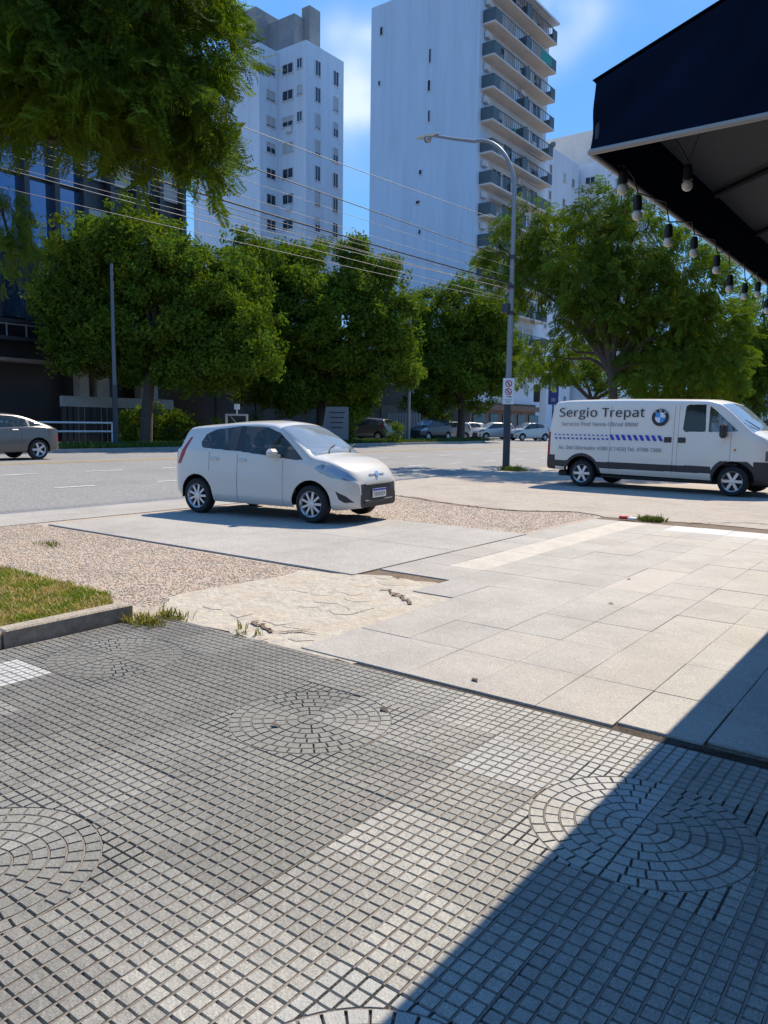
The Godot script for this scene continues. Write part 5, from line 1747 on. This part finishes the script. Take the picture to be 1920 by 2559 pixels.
	for z in [-0.36, 0.36]:
		seat(c, Vector3(0.15, 0.4, z), M.seat); seat(c, Vector3(-0.75, 0.42, z), M.seat)
	mb = MB.new()
	for s in [-1.0, 1.0]: mb.bbox(Vector3(-0.55, 0.93, s * 0.862), Vector3(0.2, 0.035, 0.03), 0.01)
	part("door_handle", mb, M.silver_paint, c)

	# ---- cars parked beyond the crossing and under the trees
	var g := "cars parked beyond the crossing"
	var first := thing("distant_car", "white hatchback parked beyond the crossing, right behind the lamp post", "car", at(1322, 1097, 66) * Vector3(1, 0, 1) + Vector3(0, 0.24, 0), deg_to_rad(-120), g)
	build_hatch(first, M.white_paint, 0.07)
	var labels := ["silver hatchback parked beyond the crossing, nose toward lamp post", "white hatchback parked third from pillar sign beyond the crossing", "pale hatchback half hidden by the grass island's tip", "dark hatchback in shade under the spreading street tree", "grey hatchback in shade beside the leaning white boards", "white hatchback far beyond the van's cab"]
	var spots := [[1235, 1093, 68, -125], [1165, 1092, 69, -118], [1130, 1090, 66, -150], [1075, 1090, 56, -95], [925, 1093, 53, -175], [1900, 1092, 48, -160]]
	var paints := [M.silver_paint, M.white_paint, M.silver_paint, M.dark_paint, M.grey_paint, M.white_paint]
	for k in 6:
		var s: Array = spots[k]
		var o := copy(first, "distant_car", labels[k], at(s[0], s[1], s[2]) * Vector3(1, 0, 1) + Vector3(0, 0.24 if k < 3 else (0.37 if k < 5 else 0.0), 0), deg_to_rad(s[3]), "car", g)
		for ch in o.get_children():
			if ch is MeshInstance3D and ch.material_override == M.white_paint: ch.material_override = paints[k]

# ---------------------------------------------------------------- smaller things
func street_things() -> void:
	rng.seed = 820
	# white pipe barrier in front of the office
	var t := thing("pipe_barrier", "white pipe barrier on far pavement before the office columns", "barrier", Vector3(-30.6, 0.37, -17.5))
	var mb := MB.new()
	for y in [1.0, 0.62]: mb.tube([Vector3(0, y, 7.0), Vector3(0, y, -2.9)], [0.045, 0.045], 8)
	part("rail", mb, M.white_frame, t)
	for k in 4:
		mb = MB.new()
		mb.tube([Vector3(0, 0, 7.0 - k * 3.3), Vector3(0, 1.0, 7.0 - k * 3.3)], [0.045, 0.045], 8)
		part("post", mb, M.white_frame, t)
	t = thing("bollard", "short dark bollard at the far kerb behind the grey car", "bollard", Vector3(-27.9, 0.37, -15.2))
	mb = MB.new()
	mb.lathe([Vector2(0.12, 0), Vector2(0.1, 0.06), Vector2(0.075, 0.1), Vector2(0.075, 0.6), Vector2(0.11, 0.64), Vector2(0.11, 0.72), Vector2(0.05, 0.82), Vector2(0, 0.83)], 14)
	part("post", mb, M.dark_pole, t)
	t = thing("garden_wall", "low cream wall with dark fence below it behind the slim pole", "wall", Vector3(-34.5, 0.37, -23.5))
	mb = MB.new()
	mb.box(Vector3(0, 2.0, 0), Vector3(0.3, 0.5, 6.4))
	part("wall_band", mb, M.concrete, t)
	for k in 21:
		mb = MB.new()
		mb.box(Vector3(0, 0.87, -3.1 + k * 0.31), Vector3(0.08, 1.74, 0.22))
		part("fence_board", mb, M.dark_metal, t)
	# frame and leaning notice boards under the trees
	t = thing("sign_frame", "empty pale square frame standing behind the parked hatchback's roof", "frame", at(592, 1085, 37.5) * Vector3(1, 0, 1) + Vector3(0, 0.37, 0), deg_to_rad(36.9))
	mb = MB.new()
	mb.box(Vector3(-0.5, 0.75, 0), Vector3(0.09, 1.5, 0.08)); mb.box(Vector3(0.5, 0.75, 0), Vector3(0.09, 1.5, 0.08)); mb.box(Vector3(0, 1.46, 0), Vector3(0.91, 0.09, 0.08))
	part("frame_bar", mb, M.pipe, t)
	mb = MB.new()
	mb.box(Vector3(0.02, 1.85, 0), Vector3(0.26, 0.26, 0.04)); mb.box(Vector3(0.02, 1.6, 0), Vector3(0.05, 0.3, 0.03))
	part("small_plate", mb, M.white_print, t)
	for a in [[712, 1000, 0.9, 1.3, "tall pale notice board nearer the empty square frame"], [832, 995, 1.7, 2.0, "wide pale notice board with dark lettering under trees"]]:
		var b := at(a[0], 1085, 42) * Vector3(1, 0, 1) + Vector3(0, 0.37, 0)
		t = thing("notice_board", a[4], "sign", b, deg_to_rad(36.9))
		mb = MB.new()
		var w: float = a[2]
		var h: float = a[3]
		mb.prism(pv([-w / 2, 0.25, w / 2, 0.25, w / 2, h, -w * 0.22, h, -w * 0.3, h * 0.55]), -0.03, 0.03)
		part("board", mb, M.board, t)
		mb = MB.new()
		for k in 4: mb.box(Vector3(w * 0.13, h - 0.3 - k * 0.27, 0.033), Vector3(w * (0.5 - 0.05 * k), 0.07, 0.006))
		part("lettering", mb, M.ink, t)
		mb = MB.new()
		for x in [-w * 0.35, w * 0.35]: mb.box(Vector3(x, 0.13, 0), Vector3(0.06, 0.26, 0.05))
		part("leg", mb, M.dark_metal, t)
	t = thing("metal_fence", "grey metal gate of upright bars under the dark tree", "fence", at(1010, 1090, 55) * Vector3(1, 0, 1) + Vector3(0, 0.37, 0), deg_to_rad(36.9))
	for k in 12:
		mb = MB.new()
		mb.box(Vector3(-1.1 + k * 0.2, 0.95, 0), Vector3(0.12, 1.9, 0.06))
		part("bar", mb, M.steel, t)
	# litter and a weed tuft at the slab edge
	t = thing("litter", "red and white scrap of litter beside the weed tuft", "litter", Vector3(-4.35, 0.0, -12.35))
	mb = MB.new()
	mb.bbox(Vector3(0, 0.03, 0), Vector3(0.16, 0.05, 0.1), 0.012, Basis(Vector3.UP, 0.5))
	part("wrapper", mb, M.red, t)
	mb = MB.new()
	mb.bbox(Vector3(0.14, 0.025, 0.02), Vector3(0.14, 0.04, 0.1), 0.012, Basis(Vector3.UP, -0.3))
	part("paper", mb, M.white_print, t)

func blades(count: int, h: float, sd: int) -> ArrayMesh:
	var r := RandomNumberGenerator.new()
	r.seed = sd
	var mb := MB.new()
	for i in count:
		var a := r.randf() * TAU
		var o := Vector3(r.randf_range(-1, 1), 0, r.randf_range(-1, 1)) * 0.03
		var d := Vector3(cos(a), 0, sin(a))
		var s := Vector3(-sin(a), 0, cos(a)) * 0.0028
		var k := h * r.randf_range(0.5, 1.2)
		var m := o + Vector3(0, k * 0.6, 0) + d * k * 0.2
		var e := o + Vector3(0, k, 0) + d * k * r.randf_range(0.4, 0.9)
		mb.quad(o - s, o + s, m + s, m - s)
		mb.tri(m - s, m + s, e)
	return mb.mesh()

func grass_and_gravel() -> void:
	rng.seed = 930
	var lawn := Node3D.new()
	lawn.name = "lawn_grass"
	add_child(lawn)
	lawn.set_meta("kind", "stuff"); tag(lawn, "patchy green and straw coloured grass in the kerbed bed", "grass")
	var f := FastNoiseLite.new()
	f.seed = 4; f.frequency = 0.8
	var green := []
	var straw := []
	for i in 17000:
		var p := Vector3(rng.randf_range(-8.2, -5.06), 0.06, rng.randf_range(-3.62, -1.6))
		if p.x > -5.5 and p.z < -3.6 + (p.x + 5.5) * 0.6: continue
		var s := [p, Vector3(rng.randf_range(-0.2, 0.2), 1, rng.randf_range(-0.2, 0.2)), rng.randf_range(0.6, 1.2)]
		if f.get_noise_2d(p.x * 3, p.z * 3) + rng.randf_range(-0.4, 0.4) > 0.0: green.append(s)
		else: straw.append(s)
	var bl := [blades(7, 0.05, 1), blades(6, 0.04, 2)]
	scatter(lawn, "green_blades", bl, M.grass, Vector3(0.21, 0.26, 0.04), green)
	scatter(lawn, "straw_blades", bl, M.grass, Vector3(0.44, 0.35, 0.15), straw)
	var edge := Node3D.new()
	edge.name = "edge_weeds"
	add_child(edge)
	edge.set_meta("kind", "stuff"); tag(edge, "yellow green weeds growing at the kerb end and mosaic edge", "weeds")
	var w := []
	for i in 90:
		var c: Vector3 = [Vector3(-4.86, 0, -3.36), Vector3(-4.84, 0, -3.45), Vector3(-4.7, 0, -3.64)][rng.randi() % 3] if rng.randf() < 0.9 else Vector3(-3.9, 0, -3.68)
		w.append([c + Vector3(rng.randfn() * 0.1, 0, rng.randfn() * 0.03), Vector3(rng.randf_range(-0.3, 0.3), 1, rng.randf_range(-0.3, 0.3)), rng.randf_range(0.8, 1.9)])
	scatter(edge, "weed_blades", bl, M.grass, Vector3(0.24, 0.23, 0.05), w)
	for a in [[Vector3(-3.95, 0, -12.5), "green weed tuft beside litter at the slab edge", 130, 0.1, 1.7], [Vector3(-12.0, 0, -23.2), "dry weed tuft growing at foot of the street lamp", 160, 0.22, 3.0], [Vector3(-8.7, 0, -4.9), "small green weed in the gravel verge", 30, 0.09, 1.0]]:
		var t := thing("weed_tuft", a[1], "weed", a[0])
		var sp := []
		for i in a[2]: sp.append([Vector3(rng.randfn() * a[3], 0, rng.randfn() * a[3] * 0.6), Vector3(rng.randf_range(-0.4, 0.4), 1, rng.randf_range(-0.4, 0.4)), a[4] * rng.randf_range(0.6, 1.2)])
		scatter(t, "blades", bl, M.grass, Vector3(0.13, 0.17, 0.035), sp)
	# far lawn
	var fl := Node3D.new()
	fl.name = "far_lawn"
	add_child(fl)
	fl.set_meta("kind", "stuff"); tag(fl, "dark green lawn strip under the far street trees", "grass")
	w = []
	for i in 9000: w.append([Vector3(rng.randf_range(-31.4, -27.6), 0.37, rng.randf_range(-50.0, -14.0)), Vector3(rng.randf_range(-0.3, 0.3), 1, rng.randf_range(-0.3, 0.3)), rng.randf_range(2.5, 4.5)])
	scatter(fl, "blades", bl, M.grass, Vector3(0.08, 0.13, 0.03), w)
	# loose pebbles on the verge
	var pb := MB.new()
	pb.lathe([Vector2(0, -0.35), Vector2(0.8, -0.25), Vector2(1.0, 0.05), Vector2(0.6, 0.45), Vector2(0, 0.55)], 6)
	var spots := []
	for i in 26000:
		var p := Vector3(rng.randf_range(-10.9, -5.2), -0.012, rng.randf_range(-5.8, -3.75))
		if rng.randf() < 0.45: p = Vector3(rng.randf_range(-10.5, -4.9), -0.012, rng.randf_range(-12.9, -9.75))
		if in_cream(p.x, p.z): continue
		spots.append([p, Vector3(rng.randf_range(-0.3, 0.3), 1, rng.randf_range(-0.3, 0.3)), rng.randf_range(0.003, 0.010)])
	var gv := Node3D.new()
	gv.name = "loose_gravel"
	add_child(gv)
	gv.set_meta("kind", "stuff"); tag(gv, "loose brown and grey gravel on the verge beside driveway", "gravel")
	scatter(gv, "pebbles", [pb.mesh()], M.pebble, Vector3(0.44, 0.37, 0.31), spots)
	# fallen leaves on the paving
	var lf := MB.new()
	lf.quad(Vector3(-0.02, 0.002, 0), Vector3(0, 0.006, -0.011), Vector3(0.022, 0.001, 0), Vector3(0, 0.004, 0.011))
	var leaf_k := 0
	for a in [Vector3(-2.62, 0.003, -2.62), Vector3(-2.33, 0.003, -3.13), Vector3(-2.55, 0.003, -7.45), Vector3(-2.3, 0.003, -6.3), Vector3(-4.35, 0.003, -6.05), Vector3(-2.2, 0.003, -3.85)]:
		var o := part("fallen_leaf", lf, M.bark, self, Transform3D(Basis(Vector3.UP, rng.randf() * TAU).scaled(Vector3.ONE * rng.randf_range(1.2, 2.2)), a))
		tag(o, ["dry brown leaf on the ring motif of grey mosaic tiles", "dry brown leaf near the far edge of that ring motif", "dry brown leaf beside the pinkish replaced slab", "dry brown leaf on plain slab nearer than the pinkish one", "dry brown leaf by the corner of broken cream concrete", "dry brown leaf on slab next to the mosaic edge"][leaf_k], "leaf", "dry leaves on the pavement")
		leaf_k += 1
